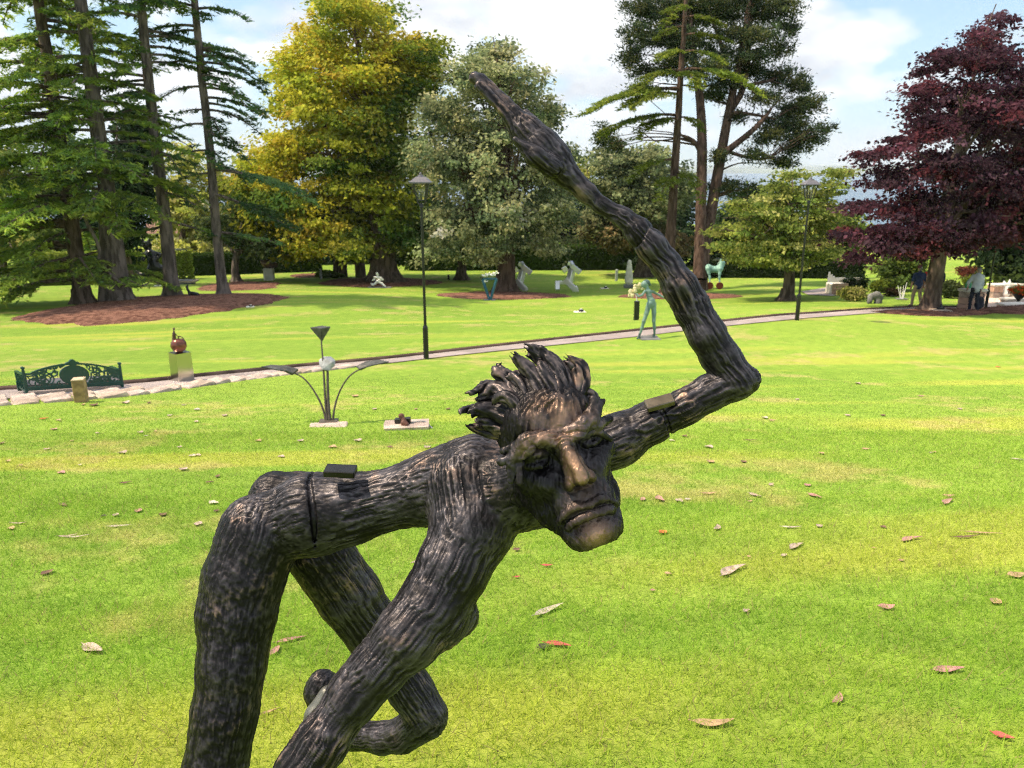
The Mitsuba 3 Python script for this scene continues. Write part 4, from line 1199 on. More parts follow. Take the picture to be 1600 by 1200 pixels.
far_tree("dark tree filling the gap between the maple and the oak", (650, 425), 78, [(640, 250, 40, 50), (660, 310, 45, 50), (620, 360, 60, 45), (680, 380, 50, 35), (640, 400, 60, 22)], DARK, 12000, .44, 58)
far_tree("dark evergreen behind the maple trunks", (500, 425), 80, [(480, 340, 50, 40), (440, 370, 50, 38), (520, 380, 60, 35), (560, 400, 50, 22), (450, 400, 50, 20)], DARK, 12000, .44, 59)
far_tree("deep green tree behind the oak on its right", (880, 425), 84, [(880, 300, 40, 40), (850, 340, 50, 45), (910, 340, 45, 45), (880, 385, 60, 30), (800, 380, 60, 30)], DARK + MIDG[1:2], 12000, .45, 60)
far_tree("sunny yellow green bush tree between the oak and the raised arm", (915, 420), 95, [(915, 265, 22, 22), (900, 300, 28, 26), (935, 305, 26, 28)], LIME, 5000, .40, 61)
far_tree("dark yew behind the pine trunks and the white obelisk", (1010, 425), 76, [(960, 395, 45, 24), (1010, 400, 55, 24), (1060, 395, 50, 26), (1060, 340, 40, 45), (1110, 380, 40, 35)], DARK, 12000, .40, 62)
far_tree("blue green tree behind the small light green tree", (1150, 425), 74, [(1165, 320, 34, 26), (1140, 355, 40, 32), (1190, 370, 50, 35), (1150, 395, 55, 25), (1215, 330, 30, 26)], DARK[:1] + [(0.05, 0.085, 0.035), (0.04, 0.07, 0.03)], 11000, .38, 63)
far_tree("mid green tree behind the right lamp post", (1290, 425), 72, [(1290, 345, 34, 30), (1260, 380, 45, 30), (1320, 380, 40, 34), (1300, 410, 50, 20), (1335, 350, 24, 26)], MIDG + LIME[:1], 10000, .36, 64)
far_tree("dark green tree at the right edge behind the purple maple", (1580, 470), 40, [(1565, 300, 50, 45), (1590, 350, 60, 50), (1530, 350, 45, 40), (1600, 405, 50, 40), (1545, 400, 40, 30), (1640, 320, 50, 60), (1580, 430, 40, 15)], DARK + MIDG[1:2], 16000, .26, 65, clump=.5)
far_tree("bright green tree seen under the purple maple's left boughs", (1395, 450), 44, [(1410, 395, 24, 22), (1385, 415, 22, 22), (1425, 420, 24, 20), (1400, 438, 26, 14)], MIDG + [(0.16, 0.20, 0.04)], 6000, .20, 66, r=.15, clump=.35)


# ---- hedges
def hedge(label, a, b, y_top, depth_m, cols, n, seed, leaf=.2):
    rng = np.random.default_rng(seed)
    A, B = ground(*a), ground(*b)
    hA = (W(a[0], y_top, depth(A)) - A)[2]
    root = thing("hedge", label, "hedge")
    x = nrm((B - A) * [1, 1, 0])
    y = np.array([-x[1], x[0], 0])
    L = np.linalg.norm((B - A)[:2])
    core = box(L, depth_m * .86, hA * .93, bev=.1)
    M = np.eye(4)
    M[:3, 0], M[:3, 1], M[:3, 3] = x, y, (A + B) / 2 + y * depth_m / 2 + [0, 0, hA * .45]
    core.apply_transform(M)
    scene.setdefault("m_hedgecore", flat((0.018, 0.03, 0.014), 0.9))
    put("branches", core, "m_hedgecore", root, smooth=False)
    f = rng.uniform(0, 1, n)
    u, v, w = rng.uniform(-.02, 1.02, n) * L, rng.normal(0, .05, n), rng.uniform(0, 1, n) * hA
    top = f > .72
    v = np.where(top, rng.uniform(0, 1, n) * depth_m, v)
    w = np.where(top, hA + rng.normal(0, .05, n), w)
    C = A + x * u[:, None] + y * v[:, None]
    C[:, 2] = A[2] + (B[2] - A[2]) * u / L + w
    nd = np.where(top[:, None], [0, 0, 1.0], -y) + rng.normal(size=(n, 3)) * .55
    k = np.array(cols)[rng.integers(0, len(cols), n)] * np.exp(.35 * (meshkit.fbm(C * 1.3, 3, 1) * 4 - 2) * .5 + rng.normal(0, .2, n))[:, None]
    V, Fc, c = leaf_mesh(C, nd, rng.normal(size=(n, 3)) + [0, 0, -.5], leaf, leaf * .7, k, rng, .1)
    put("foliage", trimesh.Trimesh(V, Fc, process=False), "m_leaf", root, smooth=False, color=c, kind="stuff")


HG = [(0.065, 0.115, 0.022), (0.085, 0.14, 0.025), (0.05, 0.09, 0.02)]
hedge("clipped green hedge behind the silver block figures", (640, 423), (985, 422), 384, 1.6, HG, 15000, 71)
hedge("dark clipped hedge behind the round bronze on its plinth", (300, 431), (500, 424), 398, 1.4, [(0.04, 0.075, 0.02), (0.05, 0.09, 0.022)], 9000, 72)
hedge("long shaded hedge behind the horse sculpture", (1110, 434), (1345, 436), 408, 1.6, [(0.03, 0.05, 0.02), (0.04, 0.065, 0.022)], 9000, 73)
hedge("bright leafy hedge behind the running dark figure", (60, 447), (300, 436), 396, 1.6, [(0.30, 0.36, 0.07), (0.24, 0.31, 0.06)], 9000, 74)


# ---- shrubs by the terrace
def shrub(name, label, px, py, rx, ry, dd, cols, n, seed, leaf=.10):
    p = ground(px, py)
    d = depth(p) + dd
    p = W(px, py, d)
    p[2] = TZ(p[0], p[1])
    rx, ry = rx * d / F, ry * d / F
    rng = np.random.default_rng(seed)
    root = thing(name, label, "shrub")
    blobs = [(p + np.array([rng.uniform(-.5, .5) * rx, rng.uniform(-.4, .4) * rx, ry * rng.uniform(.6, 1.2)]), np.array([rx * .62, rx * .6, ry * .75])) for _ in range(5)]
    V, Fc, c = crown_leaves(blobs, int(n * .75), leaf * 1.1, cols, seed, clump=.16, per=14, shell=.4)
    ms = [stube([p + [0, 0, -.1], p + [rng.uniform(-.1, .1), 0, ry * .6], b[0]], [.03, .025, .012], 7, 6) for b in blobs]
    put("stem", cat(ms), "m_bark", root, smooth=40)
    put("foliage", trimesh.Trimesh(V, Fc, process=False), "m_leaf", root, smooth=False, color=c, kind="stuff")


shrub("shrub", "round variegated yellow shrub left of the grey boulder", 1335, 471, 20, 12, 0, [(0.33, 0.34, 0.09), (0.22, 0.26, 0.06), (0.42, 0.40, 0.15)], 5000, 81, .12)
shrub("shrub", "dark green shrub behind the yellow shrub", 1330, 462, 20, 14, 3, DARK + MIDG[1:2], 4000, 82)
shrub("shrub", "lime green feathery shrub right of the yellow shrub", 1372, 463, 18, 12, 3, [(0.17, .21, .03), (.12, .17, .03)], 4000, 83)
shrub("shrub", "low brown heather mound right of the boulder", 1390, 466, 14, 7, 1.5, [(0.08, .05, .03), (.06, .055, .025)], 2500, 84, .07)
shrub("shrub", "tall dark shrub behind the man in the blue polo", 1412, 463, 18, 22, 5, DARK, 4500, 85)
shrub("shrub", "grey green perennials right of the purple maple trunk", 1480, 470, 22, 15, 2, [(0.085, 0.115, 0.045), (0.11, 0.14, 0.05)], 5000, 86)
shrub("shrub", "yellow green grasses behind the man in the pale shirt", 1520, 462, 20, 14, 5, [(0.17, .21, .035), (.13, .17, .03)], 4000, 87)
shrub("shrub", "red leaved japanese maple bush below the purple canopy", 1515, 440, 22, 12, 3, [(0.16, 0.045, 0.035), (0.22, .07, .05), (.12, .04, .03)], 4500, 88)
shrub("shrub", "light green bush at the right edge of the terrace", 1590, 452, 24, 12, 6, [(0.17, .21, .035), (.10, .14, .03)], 3500, 89)
shrub("shrub", "low flowering plants beside the terrace's left wall", 1500, 466, 16, 8, 1, [(0.10, 0.14, 0.045), (0.15, 0.17, 0.06), (.30, .28, .22)], 2500, 90, .07)
shrub("shrub", "ivy patch at the foot of the maple's left trunk", 512, 434, 26, 5, 0, [(0.12, 0.17, 0.03), (0.09, 0.14, 0.03)], 2500, 91, .2)
# ------------------------------------------------------------------ street furniture and the other sculptures
scene["m_black"] = flat((0.012, 0.013, 0.015), 0.32)
scene["m_lampgrey"] = flat((0.14, 0.135, 0.16), 0.45)
scene["m_glass"] = {"type": "thindielectric"}
scene["m_green_iron"] = flat((0.006, 0.055, 0.042), 0.35)
scene["m_stone"] = mottled((0.40, 0.32, 0.26), 0.3, 7, 0.9)
scene["m_kerbstone"] = mottled((0.42, 0.34, 0.30), 0.25, 7, 0.9)
scene["m_stone_pale"] = mottled((0.70, 0.67, 0.60), 0.12, 5, 0.9)
scene["m_stone_grey"] = mottled((0.17, 0.175, 0.175), 0.35, 3.5, 0.85, bump=0.01)
scene["m_wood"] = mottled((0.30, 0.20, 0.10), 0.3, 14, 0.8)
scene["m_wood_end"] = mottled((0.55, 0.43, 0.30), 0.15, 20, 0.8)
scene["m_steel"] = {"type": "twosided", "bsdf": {"type": "principled", "base_color": {"type": "rgb", "value": [0.80, 0.80, 0.79]}, "roughness": 0.34, "metallic": 0.65}}
scene["m_mirror"] = {"type": "twosided", "bsdf": {"type": "principled", "base_color": {"type": "rgb", "value": [0.74, 0.80, 0.92]}, "roughness": 0.26, "metallic": 0.65}}
scene["m_copper"] = mottled((0.20, 0.075, 0.055), 0.4, 12, 0.28, metallic=0.6)
scene["m_rust"] = mottled((0.13, 0.055, 0.04), 0.4, 20, 0.6, metallic=0.2)
scene["m_brown_bronze"] = mottled((0.12, 0.070, 0.048), 0.5, 9, 0.4, metallic=0.4)
scene["m_verdigris"] = mottled((0.15, 0.25, 0.215), 0.22, 5, 0.6)
scene["m_verdigris_dark"] = mottled((0.05, 0.10, 0.09), 0.3, 8, 0.6)
scene["m_verdigris_pale"] = mottled((0.24, 0.44, 0.38), 0.22, 4, 0.6)
scene["m_dark_bronze"] = mottled((0.018, 0.021, 0.024), 0.35, 6, 0.33, metallic=0.2)
scene["m_slate_leaf"] = mottled((0.055, 0.058, 0.056), 0.4, 20, 0.55)
scene["m_lead"] = mottled((0.34, 0.36, 0.38), 0.3, 16, 0.5)
scene["m_stem"] = mottled((0.085, 0.070, 0.058), 0.3, 15, 0.5)
scene["m_blue"] = flat((0.020, 0.10, 0.15), 0.35)
scene["m_white"] = flat((0.78, 0.78, 0.76), 0.5)
scene["m_cream"] = flat((0.66, 0.60, 0.36), 0.5)
scene["m_red_wheel"] = flat((0.20, 0.035, 0.025), 0.5)
scene["m_peach"] = mottled((0.55, 0.36, 0.27), 0.15, 4, 0.85)


def lamp_post(label, px, py, top_py):
    b = ground(px, py)
    d = depth(b)
    H = (W(px, top_py, d) - b)[2]
    s = H / 4.2
    k = thing("lamp_post", label, "lamp post", "black lamp posts along the path")
    put("base", lathe([[0, -.1], [.062 * s, -.1], [.062 * s, .72 * s], [.055 * s, .76 * s], [.040 * s, .80 * s], [0, .80 * s]], b), "m_black", k)
    put("pole", lathe([[0, .80 * s], [.034 * s, .80 * s], [.028 * s, 3.42 * s], [.042 * s, 3.44 * s], [.042 * s, 3.50 * s], [.02 * s, 3.54 * s], [0, 3.54 * s]], b), "m_black", k)
    arms = [stube([b + [0, 0, 3.50 * s], b + [sx * .07 * s, sy * .07 * s, 3.53 * s], b + [sx * .085 * s, sy * .085 * s, 3.60 * s]], .011 * s, 6, 6) for sx in (-1, 1) for sy in (-1, 1)]
    put("bracket", cat(arms), "m_black", k)
    fr = put("lantern_frame", cat([beam(b + np.array([sx * .085, sy * .085, 3.60]) * s, b + np.array([sx * .155, sy * .155, 3.97]) * s, .028 * s, .028 * s) for sx in (-1, 1) for sy in (-1, 1)]
                                  + [box(.19 * s, .19 * s, .02 * s, b + [0, 0, 3.60 * s]), box(.045 * s, .045 * s, .16 * s, b + [0, 0, 3.69 * s]), box(.30 * s, .30 * s, .03 * s, b + [0, 0, 3.955 * s])]), "m_black", k)
    for sx, sy in ((1, 0), (-1, 0), (0, 1), (0, -1)):
        lo, hi = np.array([sx * .083, sy * .083, 3.615]) * s, np.array([sx * .152, sy * .152, 3.96]) * s
        t = np.array([-sy, sx, 0.0])
        put("pane", (np.array([b + lo - t * .078 * s, b + lo + t * .078 * s, b + hi + t * .147 * s, b + hi - t * .147 * s]), np.array([[0, 1, 2, 3]])), "m_glass", k, smooth=False)
    r = trimesh.creation.cone(radius=.5, height=1, sections=4)
    roof = np.array([[sx * .225, sy * .225, 3.965] for sx, sy in ((-1, -1), (1, -1), (1, 1), (-1, 1))] + [[sx * .225, sy * .225, 3.99] for sx, sy in ((-1, -1), (1, -1), (1, 1), (-1, 1))] + [[sx * .10, sy * .10, 4.10] for sx, sy in ((-1, -1), (1, -1), (1, 1), (-1, 1))]) * s
    put("roof", mv(trimesh.convex.convex_hull(roof), b), "m_lampgrey", k, smooth=False)
    put("finial", lathe([[0, 4.09 * s], [.07 * s, 4.09 * s], [.06 * s, 4.13 * s], [.025 * s, 4.14 * s], [.03 * s, 4.17 * s], [0, 4.2 * s]], b, 12), "m_lampgrey", k)


lamp_post("tall black lamp post standing beside the path left of the centre", 666, 561, 268)
lamp_post("tall black lamp post standing beside the path right of the centre", 1245, 500, 275)
lamp_post("dark lamp post half hidden behind the man in the pale shirt", 1540, 481, 318)


# ---- ornate green iron bench
def bench():
    a, b = ground(43, 619), ground(192, 607)
    a[2] = TZ(a[0], a[1]) + .02
    x = nrm((b - a) * [1, 1, 0])
    y = np.array([-x[1], x[0], 0])
    Lw = np.linalg.norm((b - a)[:2])
    zt = (W(110, 561, depth((a + b) / 2)) - (a + b) / 2)[2]
    k = thing("park_bench", "ornate dark green cast iron bench with a solid oval in its pierced back", "bench")
    M = np.eye(4)
    M[:3, 0], M[:3, 1], M[:3, 3] = x, y, a
    M[2, 0] = (b[2] - a[2]) / Lw

    def pl(m):
        m = m.copy()
        m.apply_transform(M)
        return m

    def wall(poly, th, yy):  # polygon in (x, z) to a standing plate
        gs = getattr(poly, "geoms", [poly])
        m = cat([trimesh.creation.extrude_polygon(g, th, engine="earcut") for g in gs if g.area > 1e-5])
        m.apply_transform(np.array([[1, 0, 0, 0], [0, 0, -1, 0], [0, 1, 0, 0], [0, 0, 0, 1.0]]))
        m.apply_translation([0, yy + th / 2, 0])
        return m
    w, c = Lw, Lw / 2
    z0 = zt * .20

    def top(u):  # outline of the back: shoulders, then a rise to the crest
        v = abs(u - c) / c
        return z0 + (zt - z0) * (0.60 if v > .86 else 0.62 + .31 * np.cos(np.clip(v / .86, 0, 1) * np.pi / 2) ** .8)
    us = np.linspace(0, w, 80)
    edge = [(u, top(u)) for u in us]
    area = Polygon([(0, z0)] + edge + [(w, z0)])
    rng = np.random.default_rng(4)
    strokes = []
    for q in range(150):
        cx, cz = rng.uniform(.05, w - .05), rng.uniform(z0, zt)
        r = rng.uniform(.035, .10)
        t0, t1 = rng.uniform(0, 6.28), rng.uniform(2.2, 5.6)
        t = np.linspace(t0, t0 + t1, 16)
        rr = r * np.linspace(1, .35, 16)
        strokes.append(LineString(np.column_stack([cx + rr * np.cos(t), cz + rr * np.sin(t)])).buffer(.0085))
        if q % 3 == 0:
            strokes.append(affinity.rotate(affinity.scale(Point(cx, cz).buffer(1, 8), .032, .014), rng.uniform(0, 180)))
    scroll = union_all(strokes).intersection(area)
    rim = area.buffer(0).difference(area.buffer(-.028))
    oval = affinity.scale(Point(c, z0 + (zt - z0) * .44).buffer(1, 24), .205, (zt - z0) * .40)
    put("backrest", pl(wall(union_all([scroll.difference(oval.buffer(.02)), rim]).simplify(.002), .025, 0)), "m_green_iron", k, smooth=False)
    put("oval_plate", pl(wall(oval, .03, -.004)), "m_green_iron", k, smooth=False)
    put("crest", pl(cat([wall(Point(c, zt * .955).buffer(.05, 10), .035, 0), wall(affinity.scale(Point(c, zt * .93).buffer(.1, 10), 1, .3), .03, .002)])), "m_green_iron", k, smooth=False)
    for u in (0, w):
        put("end_post", pl(mv(lathe([[0, 0], [.022, 0], [.022, zt * .78], [.014, zt * .80], [.03, zt * .84], [.028, zt * .88], [0, zt * .91]], n=12), (u, 0, 0))), "m_green_iron", k)
        arm = Polygon([(0, z0 * .3), (.46, z0 * .3), (.50, zt * .56), (.40, zt * .62), (.0, zt * .66)])
        arm = arm.difference(arm.buffer(-.03)).union(union_all([LineString([(.05 + .09 * i, z0 * .3), (.10 + .09 * i, zt * .6)]).buffer(.009) for i in range(5)]).intersection(arm))
        m = trimesh.creation.extrude_polygon(arm, .024, engine="earcut")
        m.apply_transform(np.array([[0, 0, 1, u - .012], [1, 0, 0, 0.02], [0, 1, 0, 0], [0, 0, 0, 1.0]]))
        put("arm", pl(m), "m_green_iron", k, smooth=False)
        put("leg", pl(box(.05, .05, z0 + .05, (u, .43, z0 / 2))), "m_green_iron", k, smooth=False)
    for i in range(5):
        put("seat_slat", pl(box(w - .03, .062, .022, (c, .07 + .085 * i, z0 + .035), bev=.004)), "m_lampgrey", k, smooth=False)
    put("seat_rail", pl(box(w, .04, .06, (c, .0, z0 - .005), bev=.005)), "m_green_iron", k, smooth=False)


bench()


# wooden bollard
def bollard():
    b = ground(128, 628)
    d = depth(b)
    s = d / F
    k = thing("wooden_bollard", "short square wooden post with a pale cut top, in front of the bench", "bollard")
    H = 36 * s
    put("post", mv(box(17 * s, 17 * s, H + .1, (0, 0, H / 2 - .05), bev=.008), b, .25), "m_wood", k, smooth=20)
    put("cap", mv(box(17.6 * s, 17.6 * s, .02, (0, 0, H + .010), bev=.006), b, .25), "m_wood_end", k, smooth=20)


bollard()


# stone edging along the near side of the path (left part)
def stone_edge():
    rng = np.random.default_rng(8)
    far, near = [(-60, 626.5), (0, 624), (100, 618.5), (200, 611.5), (300, 600.5), (380, 590), (480, 579.5), (560, 571.5)], [(-60, 638), (0, 634.5), (100, 628), (200, 619.5), (300, 606.5), (380, 595), (480, 583), (560, 574)]
    A, B = spline(ground(*np.array(far).T), 200), spline(ground(*np.array(near).T), 200)
    k = thing("stone_edging", "row of rough pale stones along the near edge of the path", "edging")
    s = np.concatenate([[0], np.cumsum(np.linalg.norm(np.diff(B, axis=0), axis=1))])
    u = 0.0
    while u < s[-1] - .2:
        L = rng.uniform(.16, .42)
        um = u + L / 2
        p = np.array([np.interp(um, s, A[:, i]) for i in range(3)])
        q = np.array([np.interp(um, s, B[:, i]) for i in range(3)])
        j = min(int(np.interp(um, s, np.arange(200))), 198)
        x = nrm((B[j + 1] - B[j]) * [1, 1, 0])
        y = np.array([-x[1], x[0], 0])
        dep = max(abs((p - q) @ y) * .98, .10)
        nr = max(1, int(round(dep / .26)))
        cuts = np.concatenate([[0], np.sort(np.linspace(0, 1, nr + 1)[1:-1] + rng.uniform(-.10, .10, nr - 1)), [1]])
        for r in range(nr):
            w = dep * (cuts[r + 1] - cuts[r])
            c = trimesh.creation.box((L * rng.uniform(.88, .99), w - .012, .09)).subdivide().subdivide()
            v = np.asarray(c.vertices)
            n = meshkit.noise(v * 7 + rng.uniform(0, 50, 3), 3)[:, None] - .5
            v = v * (1 + .30 * n) + rng.normal(0, .003, v.shape)
            v[:, :2] *= 1 - .12 * (np.abs(v[:, 2:3]) > .04)
            m = trimesh.Trimesh(v, c.faces, process=False)
            M = np.eye(4)
            a = rng.uniform(-.06, .06)
            M[:3, 0], M[:3, 1] = x * math.cos(a) + y * math.sin(a), y * math.cos(a) - x * math.sin(a)
            mid = q + (p - q) * (cuts[r] + cuts[r + 1]) / 2 + x * rng.uniform(-.06, .06) * L
            M[:3, 3] = [mid[0], mid[1], TZ(mid[0], mid[1]) + .002 + rng.uniform(-.02, .015)]
            m.apply_transform(M)
            put("stone", m, ("m_stone", "m_kerbstone")[rng.choice(2, p=[.35, .65])], k, smooth=35)
        u += L + .012


stone_edge()


# copper fruit on a steel plinth
def fruit():
    b = ground(286, 596)
    d = depth(b)
    s = d / F
    k = thing("plinth", "square polished steel plinth carrying the copper fruit sculpture", "plinth")
    rz = math.radians(50)
    H = 47 * s
    w = 25 * s
    body = trimesh.convex.convex_hull(np.array([[sx * w / 2 * t, sy * w / 2 * t, z] for sx in (-1, 1) for sy in (-1, 1) for z, t in ((-.1, 1.02), (H, .96))]))
    scene["m_plinth"] = {"type": "twosided", "bsdf": {"type": "principled", "base_color": {"type": "rgb", "value": [0.55, 0.53, 0.49]}, "roughness": 0.22, "metallic": 1.0}}
    put("block", mv(body, b, rz), "m_plinth", k, smooth=False)
    k = thing("fruit_sculpture", "copper apple with a tiny dark figure standing on it, on the steel plinth", "sculpture")
    t = b + [0, 0, H]
    r = 12 * s
    put("apple", lathe([[0, .06 * r], [.3 * r, 0], [.75 * r, .25 * r], [r, .8 * r], [.93 * r, 1.3 * r], [.6 * r, 1.68 * r], [.25 * r, 1.72 * r], [0, 1.6 * r]], t, 32), "m_copper", k, smooth=True)
    q = t + np.array([-.25 * r, 0, 1.62 * r])
    fig = [Rc(q + [-.25 * r, 0, -.05 * r], q + [-.2 * r, 0, .7 * r], .26 * r, .20 * r, .05 * r), Rc(q + [-.2 * r, 0, .7 * r], q + [-.15 * r, 0, 1.15 * r], .20 * r, .09 * r, .04 * r), El(q + [-.12 * r, 0, 1.42 * r], [.14 * r, .14 * r, .19 * r], None, .03 * r), Rc(q + [-.1 * r, 0, .9 * r], q + [.35 * r, 0, .35 * r], .07 * r, .05 * r, .04 * r)]
    put("figure", sdf_mesh(fig, .05 * r), "m_brown_bronze", k, smooth=True)
    put("stalk", stube([t + [.15 * r, 0, 1.6 * r], t + [.2 * r, 0, 2.1 * r], t + [.55 * r, 0, 1.95 * r], t + [.8 * r, 0, 1.55 * r]], [.08 * r, .07 * r, .06 * r, .04 * r], 14, 8), "m_brown_bronze", k, smooth=True)


fruit()


def slab(k, px, py, w, dp, h, mat, name="base", rz=0.0, dz=0.0, rough=True):
    p = ground(px, py)
    m = box(w, dp, h, (0, 0, 0), bev=min(.012, h * .3))
    put(name, mv(m, p + [0, 0, h / 2 - .03 + dz], rz), mat, k, smooth=20)
    return p


def plate(pts, th):
    """thick polygon from 3-D points (flat or nearly)"""
    p = np.asarray(pts, float)
    n = np.zeros(3)
    c = p.mean(0)
    for i in range(len(p)):
        n += np.cross(p[i] - c, p[(i + 1) % len(p)] - c)
    n = nrm(n) * th / 2
    k = len(p)
    V = np.vstack([p + n, p - n, [c + n], [c - n]])
    f = []
    for i in range(k):
        j = (i + 1) % k
        f += [[2 * k, i, j], [2 * k + 1, k + j, k + i], [i, k + i, k + j], [i, k + j, j]]
    return trimesh.Trimesh(V, f, process=False)


# four-stemmed plant sculpture on the near lawn
def plant_sculpture():
    k = thing("plant_sculpture", "metal plant with four curved stems and leaf shaped heads, on a stone slab", "sculpture")
    slab(k, 513, 666, 58 * 9 / F, .24, .045, "m_kerbstone", "slab", .15)
    p = slab(k, 514, 663, 30 * 9 / F, .16, .05, "m_stem", "foot", .15, .03)
    d = depth(p)
    def q(x, y, dd=0):
        return W(x, y, d + dd)
    put("stem", stube([q(512, 661), q(508, 620), q(505, 570), q(503, 545), q(502, 531)], [.016, .014, .011, .009, .008], 20, 8), "m_stem", k, smooth=True)
    put("stem", stube([q(516, 661), q(513, 630), q(512, 600), q(512, 576)], [.022, .019, .016, .014], 16, 8), "m_stem", k, smooth=True)
    put("stem", stube([q(509, 659), q(501, 630), q(488, 607), q(473, 590), q(461, 584)], [.013, .012, .010, .009, .008], 20, 8), "m_stem", k, smooth=True)
    put("stem", stube([q(520, 659), q(524, 632), q(533, 607), q(546, 588), q(563, 577)], [.013, .012, .010, .009, .008], 20, 8), "m_stem", k, smooth=True)
    put("head", cat([plate([q(485, 512, .02), q(502, 513.5, -.10), q(503, 533, 0)], .012), plate([q(502, 513.5, -.10), q(516, 511, .02), q(503, 533, 0)], .012), plate([q(485, 512, .02), q(503, 509.5, .10), q(516, 511, .02), q(502, 513.5, -.10)], .010)]), "m_slate_leaf", k, smooth=False)
    cup = np.array([q(499, 570, .0), q(503, 577, -.06), q(515, 579, -.05), q(523, 572, .0), q(524, 563, .05), q(517, 557, .07), q(505, 557, .06), q(498, 563, .04), q(511, 580, .03), q(509, 561, -.03), q(519, 566, -.05)])
    put("head", trimesh.convex.convex_hull(cup), "m_lead", k, smooth=False)
    put("head", trimesh.convex.convex_hull(np.array([q(503, 573, -.055), q(515, 574, -.05), q(511, 582, 0), q(500, 570, .04), q(522, 571, .03)])), "m_slate_leaf", k, smooth=False)
    put("leaf", cat([plate([q(408, 573.5), q(424, 570.5, .06), q(448, 572, .08), q(466, 578, .02), q(456, 584, -.02), q(444, 580, -.06)], .012), plate([q(448, 573, .04), q(466, 578, .02), q(457, 585, -.04), q(446, 580, -.06)], .03)]), "m_slate_leaf", k, smooth=False)
    put("leaf", cat([plate([q(608, 565.5), q(592, 562.5, .08), q(572, 565, .08), q(556, 573, .02), q(562, 577, -.04), q(582, 571, -.06)], .012), plate([q(560, 572, .02), q(577, 571, -.02), q(563, 578, -.03)], .025)]), "m_slate_leaf", k, smooth=False)


plant_sculpture()


def small_figure():
    k = thing("small_sculpture", "small rusty figure on a dark block with a cable, on a pale stone slab", "sculpture")
    p = ground(634, 671)
    d = depth(p)
    s = d / F
    m = trimesh.creation.box((70 * s, .30, .06)).subdivide().subdivide().subdivide()
    v = np.asarray(m.vertices)
    v[:, :2] *= 1 + .12 * (meshkit.noise(v * 7 + 3, 2)[:, None] - .5)
    put("slab", mv(trimesh.Trimesh(v, m.faces, process=False), p + [0, .08, .012], .12), "m_kerbstone", k, smooth=40)
    q = lambda x, y, dd=0: W(x, y, d + .08 + dd)
    put("block", beam(q(617, 659), q(642, 657), .07, .075), "m_black", k, smooth=False)
    fig = [El(q(627, 650, -.05), [4.6 * s] * 3, None, .01), Rc(q(629, 653, -.05), q(632, 660, -.06), 3.6 * s, 4.6 * s, .01), Rc(q(630, 661, -.07), q(635, 663, -.07), 4.2 * s, 4 * s, .01)]
    put("figure", sdf_mesh(fig, .006), "m_rust", k, smooth=True)
    put("cable", stube([q(642, 660, .02), q(655, 658, .02), q(667, 660, .03), q(673, 667, .0), q(676, 669, -.02)], .008, 18, 6), "m_lead", k, smooth=True)


small_figure()


# ---- green bronze woman bending to the flower sculpture
def woman():
    k = thing("woman_sculpture", "slim green bronze woman bending forward with one arm stretched back", "sculpture")
    p = ground(1014, 530)
    d = depth(p)
    q = lambda s: pchain([(x, y, d + z, r * .84) for x, y, z, r in s], 1.6)
    ops = q([(1009, 444, 0, 4.6), (1011.5, 450, 0, 2.6), (1013, 456, 0, 5.0), (1015, 464, 0, 5.0), (1018, 471, 0, 6.6), (1018, 476, 0, 6.4)])
    ops += q([(1008, 455, -.05, 2.6), (1020, 456, .05, 2.6)])
    ops += q([(1014.5, 475, -.05, 5.4), (1010, 490, -.05, 4.0), (1006, 502, -.05, 3.2), (1003, 513, 0, 2.8), (1000, 522, .05, 1.9)])
    ops += q([(1021, 475, .05, 5.4), (1022, 490, .03, 3.9), (1021.5, 502, .0, 3.1), (1022.5, 513, .05, 2.7), (1022.5, 522, .1, 1.8)])
    ops += q([(1020, 456, .05, 2.5), (1030, 461, .1, 2.0), (1040, 466, .1, 1.7), (1046, 469, .1, 1.3)])
    ops += q([(1008, 455, -.05, 2.4), (1003, 461, -.2, 2.0), (998, 463, -.3, 1.7), (995, 459, -.3, 1.4)])
    ops += [El(W(1007, 444.5, d), np.array([5.4, 5.6, 5.6]) * d / F, None, .02)]
    put("figure", sdf_mesh(ops, .013), "m_verdigris", k, smooth=True)
    put("hair", sdf_mesh([El(W(1010, 441.5, d + .03), np.array([6.0, 6.2, 4.8]) * d / F, None, .01)] + q([(1012, 441, .05, 3), (1015.5, 445, .05, 2.2)]), .010), "m_verdigris_dark", k, smooth=True)
    for a, b, z in ((999.5, 522, .02), (1022.5, 521, .1)):
        put("shoe", sdf_mesh(q([(a, b, z, 2.1), (a - 1.0, b + 4, z, 2.0), (a - 3.5 if a < 1010 else a - 1, b + 7, z - .1, 1.6)]), .008), "m_verdigris_dark", k, smooth=True)
    put("bodice_edge", stube([W(1009.5, 461.5, d - .09), W(1014, 463, d - .13), W(1019.5, 462, d - .08)], .008, 8, 6), "m_verdigris_dark", k, smooth=True)
    put("slab", mv(box(30 * d / F, .55, .08, bev=.01), p + [.02, .05, .0], .05), "m_stone_grey", k, smooth=20)


woman()


